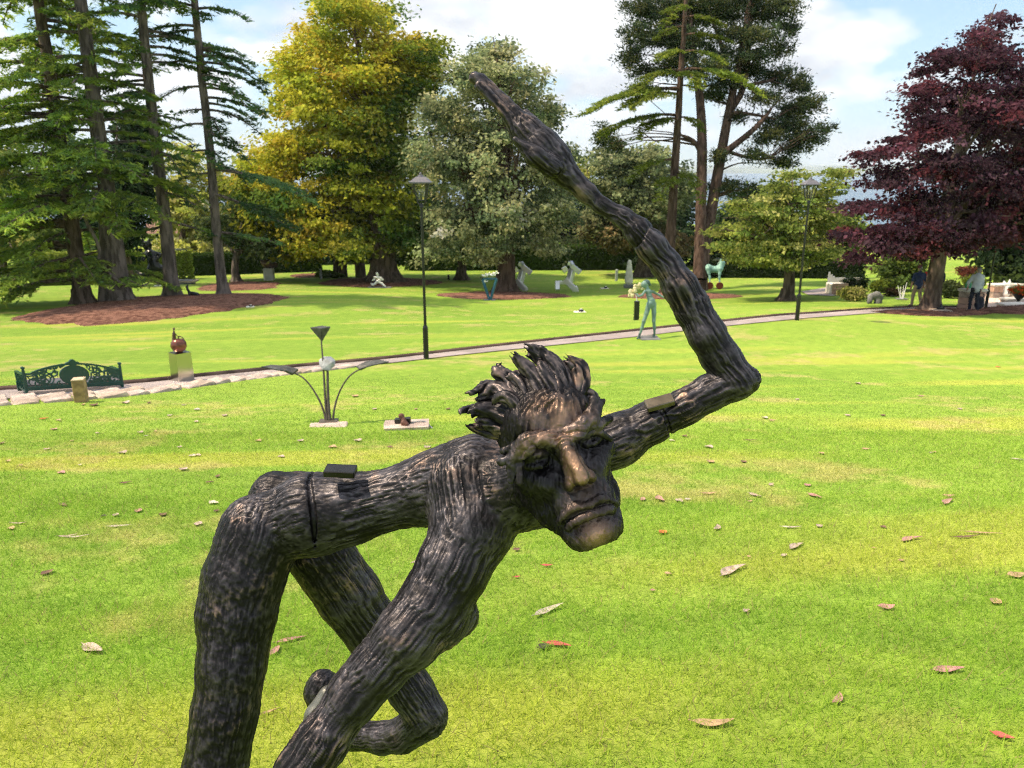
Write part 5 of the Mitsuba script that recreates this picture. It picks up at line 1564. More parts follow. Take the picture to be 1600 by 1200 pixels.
def flowers():
    k = thing("flower_sculpture", "chain of cream metal blossoms on a slim black plinth", "sculpture")
    p = ground(994, 500)
    d = depth(p)
    s = d / F
    H = (W(994, 469, d) - p)[2]
    put("plinth", mv(box(7.6 * s, 7.6 * s, H + .1, (0, 0, H / 2 - .05), bev=.006), p), "m_black", k, smooth=False)
    put("stem", stube([p + [0, 0, H - .02], W(993.6, 462, d), W(990, 452, d)], .016, 8, 6), "m_lead", k, smooth=True)
    rng = np.random.default_rng(3)
    path = spline(np.array([W(984, 462, d), W(987, 457, d), W(991, 453, d - .05), W(995, 450, d), W(998, 446, d + .05), W(1001, 449, d + .02)]), 20)
    for i, c in enumerate(path):
        c = c + rng.normal(0, .035, 3)
        pet = []
        for j in range(5):
            a = j * 1.2566 + rng.uniform(0, 1)
            e = np.array([math.cos(a), rng.uniform(-.6, .6), math.sin(a)]) * .055
            pet.append(El(c + e * .6, [.034, .024, .034], None, .008))
        put("blossom", sdf_mesh(pet, .012), "m_cream", k, smooth=True)


flowers()


# ---- horse on red wheels
def horse():
    k = thing("horse_sculpture", "pale green horse standing on two pairs of red wheels under the pines", "sculpture")
    p = ground(1116, 452)
    d = depth(p)
    q = lambda s, kk=2.5: pchain([(x, y, d + z, r) for x, y, z, r in s], kk)
    ops = q([(1107, 419, 0, 6.4), (1113, 421, 0, 4.6), (1119, 421, 0, 4.8), (1124.5, 419.5, 0, 5.6)])
    ops += q([(1125, 418, 0, 4.4), (1127, 412, 0, 3.2), (1128, 408.5, 0, 2.6)]) + q([(1128, 408.5, 0, 2.6), (1130.5, 411, 0, 1.9), (1131, 415, 0, 1.4)])
    for dz in (-.18, .18):
        ops += q([(1106.5, 420, dz, 3.6), (1107.5, 427, dz, 2.0), (1109, 433, dz, 1.4), (1108.5, 443, dz, 1.2)]) + q([(1124.5, 421, dz, 3.2), (1124.5, 428, dz, 1.9), (1124, 434, dz, 1.4), (1124.5, 443, dz, 1.2)])
    ops += q([(1101.5, 417, 0, 1.6), (1099.5, 424, 0, 1.4), (1099.5, 431, 0, .8)]) + q([(1126.6, 406.6, -.08, .8), (1126.3, 404.6, -.08, .4)]) + q([(1126.8, 406.6, .08, .8), (1126.6, 404.6, .08, .4)])
    put("body", sdf_mesh(ops, .022), "m_verdigris_pale", k, smooth=True)
    put("mane", sdf_mesh(q([(1125.5, 407.5, 0, 1.3), (1123, 412, 0, 1.4), (1120.5, 416, 0, 1.0)]), .015), "m_verdigris", k, smooth=True)
    for x in (1109, 1124.5):
        for dz in (-.24, .24):
            m = trimesh.creation.cylinder(radius=5.4 * d / F, height=.10, sections=28)
            m.apply_transform(trimesh.transformations.rotation_matrix(math.pi / 2, [1, 0, 0]))
            put("wheel", mv(m, W(x, 446.5, d + dz)), "m_red_wheel", k, smooth=40)
        put("axle", tube([W(x, 446.5, d - .24), W(x, 446.5, d + .24)], .03, 8), "m_black", k)


horse()


# ---- two figures of stacked steel blocks
def block_figure(label, x0, y0, base_py, legs=True):
    k = thing("block_sculpture", label, "sculpture", "steel block figures on the far lawn")
    p = ground(x0, base_py)
    d = depth(p)
    s = d / F
    q = lambda x, y, z=0: W(x0 + x, y0 + y, d + z)
    put("torso", beam(q(1, 12), q(6, -8), .34, 9 * s), "m_steel", k, smooth=False)
    put("head", beam(q(-1, -18), q(6, -16), .26, 6 * s), "m_mirror", k, smooth=False)
    put("head", beam(q(3, -20), q(7, -12, -.1), .24, 6 * s), "m_mirror", k, smooth=False)
    put("arm", beam(q(5, -14, -.25), q(19, -3, -.25), .26, 7.5 * s), "m_mirror", k, smooth=False)
    put("arm", beam(q(-9, -6, .1), q(-2, -10, .1), .26, 8 * s), "m_steel", k, smooth=False)
    put("thigh", beam(q(-5, 7, -.2), q(10, 23, -.2), .30, 8 * s), "m_steel", k, smooth=False)
    if legs:
        put("foot", beam(q(7, 24, -.2), q(15, 22, -.2), .30, 8.5 * s), "m_steel", k, smooth=False)
        put("shin", beam(q(-16, 12), q(-4, 13), .26, 5 * s), "m_steel", k, smooth=False)
        put("foot", beam(q(-17, 24), q(-17, 10), .30, 9 * s), "m_steel", k, smooth=False)
    else:
        put("shin", beam(q(-10, 8), q(-3, 15), .24, 5 * s), "m_steel", k, smooth=False)
        put("foot", beam(q(8, 22, -.2), q(13, 20, -.2), .26, 6.5 * s), "m_steel", k, smooth=False)
        for a in (-5, 1, 7, 12):
            put("support", tube([q(a, 22), q(a * .6 + 3, 35)], .018, 6), "m_white", k)


block_figure("mirror steel block figure kneeling alone on the grass near the hedge", 888, 429, 456)
block_figure("smaller steel block figure on thin white supports, just right of the oak trunk", 811, 430, 456, False)


# ---- blue triangle frame with white birds
def triangle():
    k = thing("triangle_sculpture", "blue inverted triangle frame with white birds on top", "sculpture")
    p = ground(765, 469)
    d = depth(p)
    s = d / F
    q = lambda x, y, z=0: W(x, y, d + z)
    for a, b in (((754, 436), (776, 435.5)), ((754, 436), (764.5, 468)), ((776, 435.5), (766.5, 468))):
        put("bar", beam(q(*a), q(*b), .12, 3.2 * s), "m_blue", k, smooth=False)
    put("base", mv(box(.62, .4, .06), p + [0, 0, .0]), "m_stone_grey", k, smooth=False)
    for i, (x, y) in enumerate(((757, 431), (763, 429), (769, 430), (774, 427), (757, 440))):
        o = [El(q(x, y), np.array([3.4, 1.6, 1.6]) * s, None, .01), El(q(x - 3.4, y - 1.2), np.array([1.1] * 3) * s, None, .01)]
        m = [sdf_mesh(o, .018), plate([q(x - 1, y - .5, .03), q(x + 2, y - 4.2, .12), q(x + 3, y - .6, .03)], .02), plate([q(x - 1, y - .5, -.03), q(x + 1, y - 3.6, -.12), q(x + 3, y - .4, -.03)], .02), plate([q(x + 2.5, y - .6), q(x + 5.4, y - 1.5, .03), q(x + 5.2, y + .8, -.03)], .02)]
        put("bird", cat(m), "m_white", k, smooth=30)
    put("bird", sdf_mesh([El(q(753, 434, -.05), np.array([2.6, 1.3, 1.2]) * s, None, .01), El(q(750.6, 433, -.05), np.array([.9] * 3) * s, None, .01)], .018), "m_black", k, smooth=True)


triangle()


# ---- white openwork runner
def runner():
    k = thing("runner_sculpture", "white openwork running figure on a thin slab before the maple trunk", "sculpture")
    p = ground(593, 449.5)
    d = depth(p)
    q = lambda s: pchain([(x, y, d + z, r) for x, y, z, r in s], 1.0)
    parts = [[(589, 427.5, 0, 2.3), (590.5, 430, 0, 1.6)], [(585, 433, 0, 1.5), (590, 433.5, 0, 2.0), (595, 435, 0, 2.3), (598, 437, 0, 1.6)], [(594, 437, 0, 2.2), (589, 440, 0, 2.0), (586, 443.5, 0, 1.7), (582, 445, 0, 1.6), (580, 443, 0, 1.2)], [(591, 440, 0, 2.0), (597, 443, 0, 1.8), (600, 446, 0, 1.6), (602, 447.5, 0, 1.3)], [(582, 438, 0, 1.2), (585, 436.5, 0, 1.4)], [(590, 430, 0, 1.4), (592, 434, 0, 1.8)]]
    for s in parts:
        put("limb", sdf_mesh(q(s), .022), "m_white", k, smooth=True)
    put("slab", mv(box(1.5, .5, .08), p), "m_stone_grey", k, smooth=False)


runner()


# ---- obelisk, posts
def obelisk():
    k = thing("obelisk_sculpture", "tall pale tapering stone with a rounded foot on a grey block", "sculpture")
    p = ground(982, 450)
    d = depth(p)
    s = d / F
    put("block", mv(box(14 * s, .5, 6 * s, (0, 0, 2.6 * s), bev=.03), p), "m_stone_grey", k, smooth=20)
    put("stone", mv(lathe(np.array([[0, 5], [3.4, 5.2], [6.2, 9], [6.4, 13], [5.6, 22], [4.4, 31], [3.0, 41], [1.8, 43.5], [0, 44]]) * s, n=28), p), "m_stone_pale", k, smooth=True)


obelisk()


def marker(label, px, py, w, h, mat):
    p = ground(px, py)
    d = depth(p)
    s = d / F
    k = thing("marker_post", label, "post")
    put("post", mv(lathe(np.array([[0, -2], [w / 2, -2], [w / 2, h * .8], [w * .42, h * .82], [w / 2, h * .86], [w / 2, h * .96], [w * .3, h], [0, h]]) * s, n=16), p), mat, k, smooth=30)


marker("slim pale post left of the white obelisk", 963, 439, 4.4, 18, "m_lead")
marker("short grey post behind the small light green tree's trunk", 1226, 445, 3.4, 12, "m_lead")
marker("small dark post left of the shadowed tree behind the oak", 701, 437, 3.0, 8, "m_black")
marker("pale post beside the maple's left trunk", 502, 436, 3.2, 16, "m_lead")


# ---- bronze beast on a fluted plinth
def beast():
    k = thing("beast_sculpture", "round brown bronze beast on a striped stone plinth at the lawn's far edge", "sculpture")
    p = ground(421, 438)
    d = depth(p)
    s = d / F
    put("plinth", cat([mv(box(4.6 * s, .5, 19 * s, (0, 0, 9 * s)), p + [x * s, 0, 0]) for x in (-5, 0, 5)]), "m_stone_pale", k, smooth=False)
    ops = pchain([(411, 411, d, 3.6), (416, 412, d, 6.2), (424, 412.5, d, 6.6), (430, 414, d, 4.6)], 3) + pchain([(412, 409, d, 2.6), (406.5, 407.5, d, 1.3)], 2) + pchain([(426, 407, d, .9), (428, 403, d, .6)], 1)
    put("body", sdf_mesh(ops, .04), "m_brown_bronze", k, smooth=True)


beast()


# ---- leaping dark figure and dog-like animal under the conifers
def leaper():
    k = thing("leaping_sculpture", "big dark bronze figure leaping with ball shaped foot and hand, between conifer trunks", "sculpture")
    p = ground(280, 444)
    d = depth(p)
    q = lambda s, kk=2.5: pchain([(x, y, d + z, r) for x, y, z, r in s], kk)
    ops = q([(230, 384, 0, 7.5), (232, 391, 0, 4), (236, 398, 0, 7.5), (239, 407, 0, 8), (240, 416, 0, 8.5)])
    ops += q([(229, 397, 0, 4), (222, 401, -.1, 4.6), (224, 406, -.3, 3)]) + q([(243, 396, 0, 3.6), (250, 399, .1, 3.2), (246, 404, -.1, 2.4)])
    ops += q([(238, 419, 0, 7), (230, 427, -.2, 5), (222, 430, -.2, 3.6), (215, 425, -.1, 4.4)]) + q([(244, 417, 0, 7), (254, 421, .1, 5), (260, 429, .1, 4.2), (266, 438, .1, 3.6), (272, 440, .1, 3)])
    put("figure", sdf_mesh(ops, .04), "m_dark_bronze", k, smooth=True)
    put("hair", sdf_mesh(q([(226, 380, 0, 3), (222, 375, 0, 1.8), (220, 377, 0, 1)]) + q([(232, 378, 0, 3), (236, 372.5, 0, 1.6), (239, 375, 0, .9)]), .03), "m_dark_bronze", k, smooth=True)
    put("slab", mv(box(2.0, .9, .10), W(284, 439, d)), "m_stone", k, smooth=False)
    put("slab_foot", mv(box(1.6, .7, .5), W(284, 443, d)), "m_stone_grey", k, smooth=False)


leaper()


def animal():
    k = thing("animal_sculpture", "small dark long necked animal sculpture on the mulch between two conifers", "sculpture")
    p = ground(302, 467)
    d = depth(p)
    q = lambda s, kk=1.2: pchain([(x, y, d + z, r) for x, y, z, r in s], kk)
    ops = q([(296.5, 458, 0, 2.6), (302, 458.5, 0, 2.8), (308, 460, 0, 3.0)]) + q([(296.5, 457.5, 0, 2.0), (293, 452, 0, 1.7), (292, 448, 0, 1.8), (293.5, 446, 0, .8), (293, 443.5, 0, .5)])
    for x, z in ((296, -.08), (296, .08), (308, -.08), (308, .08)):
        ops += q([(x, 459, z, 1.5), (x + .6, 463, z, .9), (x, 467, z, .8)])
    ops += q([(310.5, 460, 0, 1), (312.5, 463, 0, .6)])
    put("body", sdf_mesh(ops, .018), "m_dark_bronze", k, smooth=True)


animal()


# ---- little ground spotlights on pale slabs
def spot(label, px, py, w):
    p = ground(px, py)
    d = depth(p)
    s = d / F
    k = thing("ground_light", label, "light", "small ground spotlights near the sculptures")
    put("slab", mv(box(w * s, w * s * .7, .06, (0, 0, .01), bev=.01), p, .2), "m_stone_pale", k, smooth=20)
    put("lamp_head", mv(lathe(np.array([[0, 0], [.14, 0], [.17, .05], [.12, .13], [0, .15]]) * w * s * 1.4), p + [.1 * w * s, 0, .04]), "m_black", k, smooth=30)
    put("lens", mv(lathe(np.array([[0, .148], [.09, .135], [.09, .16], [0, .17]]) * w * s * 1.4), p + [.1 * w * s, 0, .04]), "m_white", k, smooth=30)


spot("pale ground spotlight on the open lawn below the block figure", 906, 488, 18)
spot("small white ground light on the mulch beside the second conifer", 218, 475, 11)
spot("white ground light at the mulch edge under the animal sculpture", 319, 480, 16)
spot("small ground light on the grass right of the conifer bed", 391, 480, 12)
spot("white ground light behind the low cedar branch", 246, 447, 10)
spot("pale slab light on the grass near the obelisk", 945, 451, 12)
# ------------------------------------------------------------------ terrace, people and leaves
def grey_boulder():
    k = thing("boulder_sculpture", "grey carved boulder standing on the grass beside the path", "sculpture")
    p = ground(1366, 474)
    d = depth(p)
    q = lambda s, kk=2.5: pchain([(x, y, d + z, r) for x, y, z, r in s], kk)
    ops = q([(1362, 463, 0, 5.2), (1370, 462, 0, 6.2), (1375, 465, 0, 4.8)]) + q([(1361, 465, 0, 4.4), (1358.5, 471, -.1, 3.2), (1356.5, 476, -.1, 1.8)]) + q([(1372, 466, 0, 5.4), (1372, 473, 0, 5.2), (1373, 476, 0, 4.6)])
    m = sdf_mesh(ops, .02)
    V = np.asarray(m.vertices)
    m = trimesh.Trimesh(V + vnormals(m) * (.05 * (meshkit.fbm(V * 4, 3, 2) - .5))[:, None], m.faces, process=False)
    put("stone", m, "m_stone_grey", k, smooth=40)


grey_boulder()
scene["m_skin"] = flat((0.48, 0.27, 0.19), 0.5)
scene["m_navy"] = mottled((0.022, 0.040, 0.11), 0.15, 9, 0.8)
scene["m_khaki"] = mottled((0.36, 0.27, 0.18), 0.12, 9, 0.85)
scene["m_palecloth"] = mottled((0.46, 0.50, 0.55), 0.08, 9, 0.85)
scene["m_darknavy"] = mottled((0.012, 0.016, 0.035), 0.2, 9, 0.85)
scene["m_redcloth"] = mottled((0.50, 0.03, 0.03), 0.1, 9, 0.8)
scene["m_whitecloth"] = mottled((0.70, 0.71, 0.74), 0.06, 9, 0.85)
scene["m_greyhair"] = flat((0.22, 0.20, 0.19), 0.8)
scene["m_brownhair"] = flat((0.06, 0.04, 0.03), 0.7)
scene["m_shoe"] = flat((0.06, 0.045, 0.04), 0.6)
scene["m_green_bag"] = flat((0.01, 0.30, 0.12), 0.35)


def person(label, px, py, H, sh_m, tr_m, hair_m, shoe_m, lean=(0, 0), step=.10, cross=0.0, rz=0.0, short_sleeves=True, arms=None, group=None, bald=False):
    """a walker seen from behind: x right, y away; lean = how far the shoulders and head shift (x, y)"""
    p = ground(px, py)
    k = thing("person", label, "person")
    s = H / 1.75
    Rz = trimesh.transformations.rotation_matrix(rz, [0, 0, 1])[:3, :3]

    def P(x, y, z):
        t = np.clip((z - .92) / .6, 0, 1.3)
        return p + Rz @ (np.array([x + lean[0] * t, y + lean[1] * t, z - .10 * (abs(lean[0]) + abs(lean[1])) * t]) * s)

    def C(pts, kk=.03):
        return chain([P(*a[:3]) for a in pts], [a[3] * s for a in pts], kk * s)
    arms = arms or {-1: [(-.20, .02, 1.42), (-.27, .0, 1.14), (-.26, .06, .90)], 1: [(.20, .02, 1.42), (.27, .0, 1.14), (.26, .06, .90)]}
    legs = {-1: [(-.09, 0, .90), (-.09 + cross * .4, step, .50), (-.10 + cross, step * .2, .09)], 1: [(.09, 0, .90), (.09 - cross * .4, -step * .4, .50), (.10 - cross, -step * 1.6, .10)]}
    skin = C([(0, .02, 1.48, .055), (0, .03, 1.56, .05)]) + [El(P(0, .05, 1.655), np.array([.075, .092, .112]) * s, None, .02)] + [El(P(sx * .076, .055, 1.65), np.array([.016, .022, .032]) * s, None, .005) for sx in (-1, 1)] + [El(P(0, .145, 1.635), np.array([.014, .022, .02]) * s, None, .008)]
    for sd, a in arms.items():
        fr = a[1] if short_sleeves else tuple(np.array(a[1]) * .15 + np.array(a[2]) * .85)
        skin += C([(*fr, .042), (*a[2], .030)])
        h = np.array(a[2])
        skin += C([(*h, .030), (*(h + [0, .02, -.07]), .034), (*(h + [0, .03, -.11]), .026)])
        for f in range(4):
            o = h + [(f - 1.5) * .017, .025, -.10]
            skin += C([(*o, .010), (*(o + [0, .012, -.045]), .009), (*(o + [0, .03, -.075 + .006 * abs(f - 1.5)]), .007)], .005)
        skin += C([(*(h + [-sd * .025, .03, -.05]), .014), (*(h + [-sd * .045, .045, -.095]), .009)], .006)
    put("body", sdf_mesh(skin, .014), "m_skin", k, smooth=True)
    if hair_m:
        put("hair", sdf_mesh([El(P(0, .035, 1.685), np.array([.084, .098, .098]) * s, None, .01), El(P(0, -.01, 1.63), np.array([.072, .05, .07]) * s, None, .02), El(P(0, .16, 1.62), np.array([.07, .07, .09]) * s, None, .02, True)], .014), hair_m, k, smooth=True)
    top = C([(0, .0, .90, .150), (0, .0, 1.10, .145), (0, .0, 1.30, .165), (0, .01, 1.42, .13), (0, .02, 1.50, .07)], .06) + C([(-.16, .02, 1.42, .07), (.16, .02, 1.42, .07)], .06) + [El(P(0, 0, 1.0), np.array([.19, .125, .20]) * s, None, .05), El(P(0, .0, 1.30), np.array([.20, .12, .16]) * s, None, .05)]
    for sd, a in arms.items():
        top += C([(*a[0], .075), (*a[1], .058)] + ([] if short_sleeves else [(*(np.array(a[1]) * .1 + np.array(a[2]) * .9), .044)]))
    put("shirt", sdf_mesh(top, .018), sh_m, k, smooth=True)
    tr = [El(P(0, 0, .90), np.array([.178, .135, .13]) * s, None, .05)]
    for sd, l in legs.items():
        tr += C([(*l[0], .098), (*l[1], .072), (*l[2], .056)], .03)
    put("trousers", sdf_mesh(tr, .018), tr_m, k, smooth=True)
    for sd, l in legs.items():
        put("shoe", sdf_mesh(C([(l[2][0], l[2][1] - .04, .045, .048), (l[2][0] + sd * .02, l[2][1] + .09, .042, .048), (l[2][0] + sd * .03, l[2][1] + .17, .035, .036)]), .014), shoe_m, k, smooth=True)
    return p, s, P


person("man in navy polo shirt and khaki trousers, back turned, beside the purple maple trunk", 1430, 479, 1.62, "m_navy", "m_khaki", "m_greyhair", "m_shoe", lean=(.10, .16), step=.10, cross=-.06)
_pp, _ps, _PP = person("man in pale shirt and navy trousers bending slightly and carrying a dark bag", 1519, 487, 1.66, "m_palecloth", "m_darknavy", "m_greyhair", "m_whitecloth", lean=(.16, .22), step=.08, cross=-.02, short_sleeves=False,
                       arms={-1: [(-.19, .03, 1.42), (-.27, .12, 1.16), (-.20, .22, .98)], 1: [(.20, .03, 1.40), (.25, .05, 1.12), (.25, .06, .86)]})
person("walker in a red top and white trousers mostly hidden behind the purple maple trunk", 1447, 478, 1.64, "m_redcloth", "m_whitecloth", "m_brownhair", "m_whitecloth", step=.14, rz=-.9)


def bag():
    k = thing("bag", "dark navy carrier bag hanging from the hand of the man in the pale shirt", "bag")
    h = _PP(.25, .06, .74)
    ops = [El(h + [0.02, 0, -.36], [.17, .08, .24], None, .03), El(h + [.02, 0, -.46], [.18, .085, .15], None, .05)]
    put("pouch", sdf_mesh(ops, .014), "m_darknavy", k, smooth=True)
    put("handle", cat([stube([h + [-.09, y, -.18], h + [-.02, y, .0], h + [.05, y, .0], h + [.13, y, -.18]], .010, 10, 6) for y in (-.03, .03)]), "m_darknavy", k, smooth=True)
    k = thing("backpack", "dark backpack showing right of the purple maple trunk", "backpack")
    p = ground(1465, 478)
    put("pack", sdf_mesh([El(p + [0, 0, 1.20], [.14, .13, .24], None, .03), El(p + [-.02, -.10, 1.10], [.10, .07, .12], None, .03)], .014), "m_darknavy", k, smooth=True)
    put("strap", cat([stube([p + [x, .08, 1.40], p + [x - .02, .22, 1.36], p + [x - .02, .20, 1.08]], .018, 9, 6) for x in (-.07, .07)]), "m_darknavy", k, smooth=True)


bag()


def terrace():
    # low stone walls and steps of the terrace on the right
    scene["m_paving"] = mottled((0.50, 0.40, 0.34), 0.15, 2.0, 0.9)

    def wall(name, label, a, b, h_px, th, mat="m_peach", courses=2):
        A, B = ground(*a), ground(*b)
        d = (depth(A) + depth(B)) / 2
        h = h_px * d / F
        k = thing(name, label, "wall")
        L = np.linalg.norm((B - A)[:2])
        rng = np.random.default_rng(int(a[0]))
        nb = max(3, int(L / .55))
        x = (B - A) / L
        for c in range(courses):
            for i in range(nb):
                w = L / nb
                o = (.5 if c % 2 else 0) * w
                u0, u1 = max(i * w - o, 0), min((i + 1) * w - o + (o if i == nb - 1 else 0), L)
                if u1 - u0 < .08:
                    continue
                m = box(u1 - u0 - .012, th * rng.uniform(.94, 1.0), h / courses - .012, bev=.012)
                put("stone_block", mv(m, A + x * (u0 + u1) / 2 + [0, 0, h * (c + .5) / courses - .02], math.atan2(x[1], x[0])), (mat, "m_stone")[int(rng.uniform() < .3)], k, smooth=15)
        put("coping", mv(box(L + .08, th + .08, .09, bev=.012), (A + B) / 2 + [0, 0, h + .03], math.atan2(x[1], x[0])), "m_stone_pale", k, smooth=15)
        return A, B, h
    pa = ground(np.array([1500, 1600, 1720, 1720, 1530, 1502.0]), np.array([486, 487, 488, 452, 452, 468.0]))
    c = pa.mean(0)
    n = len(pa)
    rows = [c + (pa - c) * t for t in np.linspace(.15, 1, 7)]
    V = np.vstack(rows)
    V[:, 2] = TZ(V[:, 0], V[:, 1]) + .03
    f = [[r * n + i, r * n + (i + 1) % n, (r + 1) * n + (i + 1) % n, (r + 1) * n + i] for r in range(6) for i in range(n)]
    put("terrace_paving", (V, np.array(f)), "m_paving", smooth=False, kind="structure", label="pale pink paved terrace at the right edge")
    wall("terrace_wall", "low peach stone wall left of the man in the pale shirt", (1502, 484), (1528, 484), 30, .5, courses=3)
    A, B, h = wall("terrace_wall", "long peach stone wall across the back of the terrace", (1545, 466), (1690, 466), 22, .45, courses=2)
    wall("terrace_step", "lowest stone step of the terrace", (1563, 481), (1690, 481), 6, .5, courses=1)
    wall("terrace_step", "upper stone step of the terrace", (1568, 475), (1690, 475), 8, .5, courses=1)
    # green bag on the first wall
    p = ground(1513, 484)
    d = depth(p)
    q = lambda s, kk=1.2: pchain([(x, y, d + z, r) for x, y, z, r in s], kk)
    k = thing("green_bag", "shiny green bag standing on the terrace wall", "bag")
    put("bag_body", sdf_mesh(q([(1513, 450, 0, 4.6), (1513.5, 445, 0, 4.6), (1514, 441, 0, 3.2)]), .016), "m_green_bag", k, smooth=True)
    put("bag_handle", stube([W(1511, 440, d), W(1513, 436.5, d), W(1516, 440, d)], .012, 9, 6), "m_green_bag", k, smooth=True)
    # white twin-spired sculpture, planter with orange flowers
    d = depth(A)
    q = lambda s, kk=1.5: pchain([(x, y, d - .2 + z, r) for x, y, z, r in s], kk)
    k = thing("white_sculpture", "white twin pointed sculpture standing at the terrace wall", "sculpture")
    put("stone", sdf_mesh(q([(1572, 459, 0, 5.2), (1571, 450, 0, 4.6), (1570, 444, 0, 3.0), (1568.5, 439, 0, 1.2)]) + q([(1573, 450, 0, 4.8), (1577, 443, 0, 2.6), (1578, 437, 0, 1.0)]), .02), "m_white", k, smooth=True)
    k = thing("flower_planter", "dark metal urn on the terrace filled with orange flowers", "planter")
    p = ground(1590, 477)
    dd = depth(p)
    s = dd / F
    put("urn", mv(lathe(np.array([[0, 0], [6, 0], [6, 2], [2.4, 4], [2.2, 8], [6, 12], [9.5, 17], [10.5, 18], [9, 18], [0, 16]]) * s, n=24), p), "m_dark_bronze", k, smooth=30)
    rng = np.random.default_rng(6)
    n = 900
    u = rng.normal(size=(n, 3)) * [1, 1, .45]
    C = p + [0, 0, 23 * s] + u * 6.2 * s
    red = rng.uniform(size=n) < .5
    col = np.where(red[:, None], [.60, .10, .03], [.12, .17, .04]) * rng.uniform(.7, 1.3, n)[:, None]
    V, Fc, cc = leaf_mesh(C, rng.normal(size=(n, 3)) + [0, -.5, .6], rng.normal(size=(n, 3)), .10, .08, col, rng, .1)
    put("flowers", trimesh.Trimesh(V, Fc, process=False), "m_leaf", k, smooth=False, color=cc, kind="stuff")
    # small sculpture on a slab under the maple
    k = thing("slab_sculpture", "tiny dark sculpture on a pale stone slab at the foot of the purple maple", "sculpture")
    p = ground(1469, 489)
    d = depth(p)
    s = d / F
    put("slab", mv(box(27 * s, .5, 6 * s, (0, 0, 2.4 * s), bev=.02), p), "m_stone", k, smooth=20)
    ops = pchain([(1466, 481.5, d, 2.0), (1474, 481.5, d, 2.0)], 1) + pchain([(1470, 481, d, 1.8), (1470.5, 476.5, d, 1.5)], 1)
    put("figure", sdf_mesh(ops, .014), "m_dark_bronze", k, smooth=True)
    # white reed-like rods in the planting
    k = thing("rod_sculpture", "cluster of thin white rods rising from a plate behind the boulder", "sculpture")
    p = ground(1409, 471)
    d = depth(p) + .6
    put("plate", mv(box(.5, .3, .04), W(1409, 467, d)), "m_stone_grey", k, smooth=False)
    for x0, x1, y1 in ((1407, 1403, 446), (1408, 1407, 448), (1410, 1412, 446), (1411, 1417, 441), (1409, 1415, 450)):
        put("rod", tube([W(x0, 467, d), W(x1, y1, d)], [.022, .012], 6), "m_white", k)


terrace()


def fence():
    # white boarded fence and a stack of pale timber in front of it
    k = thing("white_fence", "white painted board fence at the far right of the lawn", "fence")
    A, B = ground(1291, 456), ground(1346, 456)
    d = depth(A)
    h = 31 * d / F
    L = np.linalg.norm((B - A)[:2])
    x = (B - A) / L
    n = 15
    for i in range(n):
        w = L / n
        hh = h * (1 - .28 * min(i / 3, 1) ** .7)
        put("board", mv(box(w * .94, .04, hh, bev=.006), A + x * w * (i + .5) + [0, 0, hh / 2], math.atan2(x[1], x[0])), "m_white", k, smooth=False)
    for z in (.25, .62):
        put("rail", mv(box(L, .05, .09), A + x * L / 2 + [0, .06, h * z], math.atan2(x[1], x[0])), "m_white", k, smooth=False)
    k = thing("timber_crate", "pale slatted timber crate standing before the white fence", "crate")
    p = ground(1308, 460)
    d = depth(p)
    s = d / F
    for r, z in enumerate((2, 8, 14)):
        put("slat", mv(box(24 * s, .05, 4.2 * s, bev=.006), p + [0, -.3, z * s + .08]), "m_peach", k, smooth=False)
    for i in range(8):
        put("upright", mv(box(1.9 * s, .06, 18 * s, bev=.006), p + [(-10.5 + 3 * i) * s, -.24, 9 * s]), "m_wood_end", k, smooth=False)
    put("side", mv(box(24 * s, .8, 16 * s, bev=.02), p + [0, .22, 8 * s]), "m_stone_pale", k, smooth=False)
    pa = ground(np.array([1252, 1290, 1340, 1300, 1262.0]), np.array([456, 450, 459, 463, 461.0]))
    V = np.vstack([pa.mean(0)[None], pa])
    V[:, 2] = TZ(V[:, 0], V[:, 1]) + .03
    put("gravel_patch", (V, np.array([[0, 1 + i, 1 + (i + 1) % 5] for i in range(5)])), "m_path", smooth=False, kind="structure", label="patch of bare pinkish path before the white fence")
    # white cottage glimpsed behind the left trees
    k = thing("cottage", "white cottage glimpsed between the conifer trunks behind the hedge", "house")
    p = W(300, 432, 92)
    p[2] = TZ(p[0], p[1])
    put("wall", mv(box(7, 5, 3.0, (0, 0, 1.3)), p), "m_white", k, smooth=False)
    roof = trimesh.convex.convex_hull(np.array([[-3.9, -2.9, 2.8], [3.9, -2.9, 2.8], [-3.9, 2.9, 2.8], [3.9, 2.9, 2.8], [-3.9, 0, 5.0], [3.9, 0, 5.0]]))
    put("roof", mv(roof, p), "m_rust", k, smooth=False)
    for x0 in (-2, 0, 2):
        put("window", mv(box(.9, .06, 1.1, (x0, -2.53, 1.6)), p), "m_darknavy", k, smooth=False)


fence()

# ------------------------------------------------------------------ fallen leaves, twigs
LEAFM = {"pink": (0.42, 0.22, 0.20), "pale": (0.42, 0.32, 0.27), "tan": (0.40, 0.27, 0.15), "red": (0.48, 0.09, 0.08), "brown": (0.16, 0.085, 0.06), "orange": (0.55, 0.16, 0.05), "dark": (0.05, 0.035, 0.035), "white": (0.50, 0.43, 0.36)}
for _n, _c in LEAFM.items():
    scene["m_fallen_" + _n] = mottled(_c, 0.25, 45, 0.6)


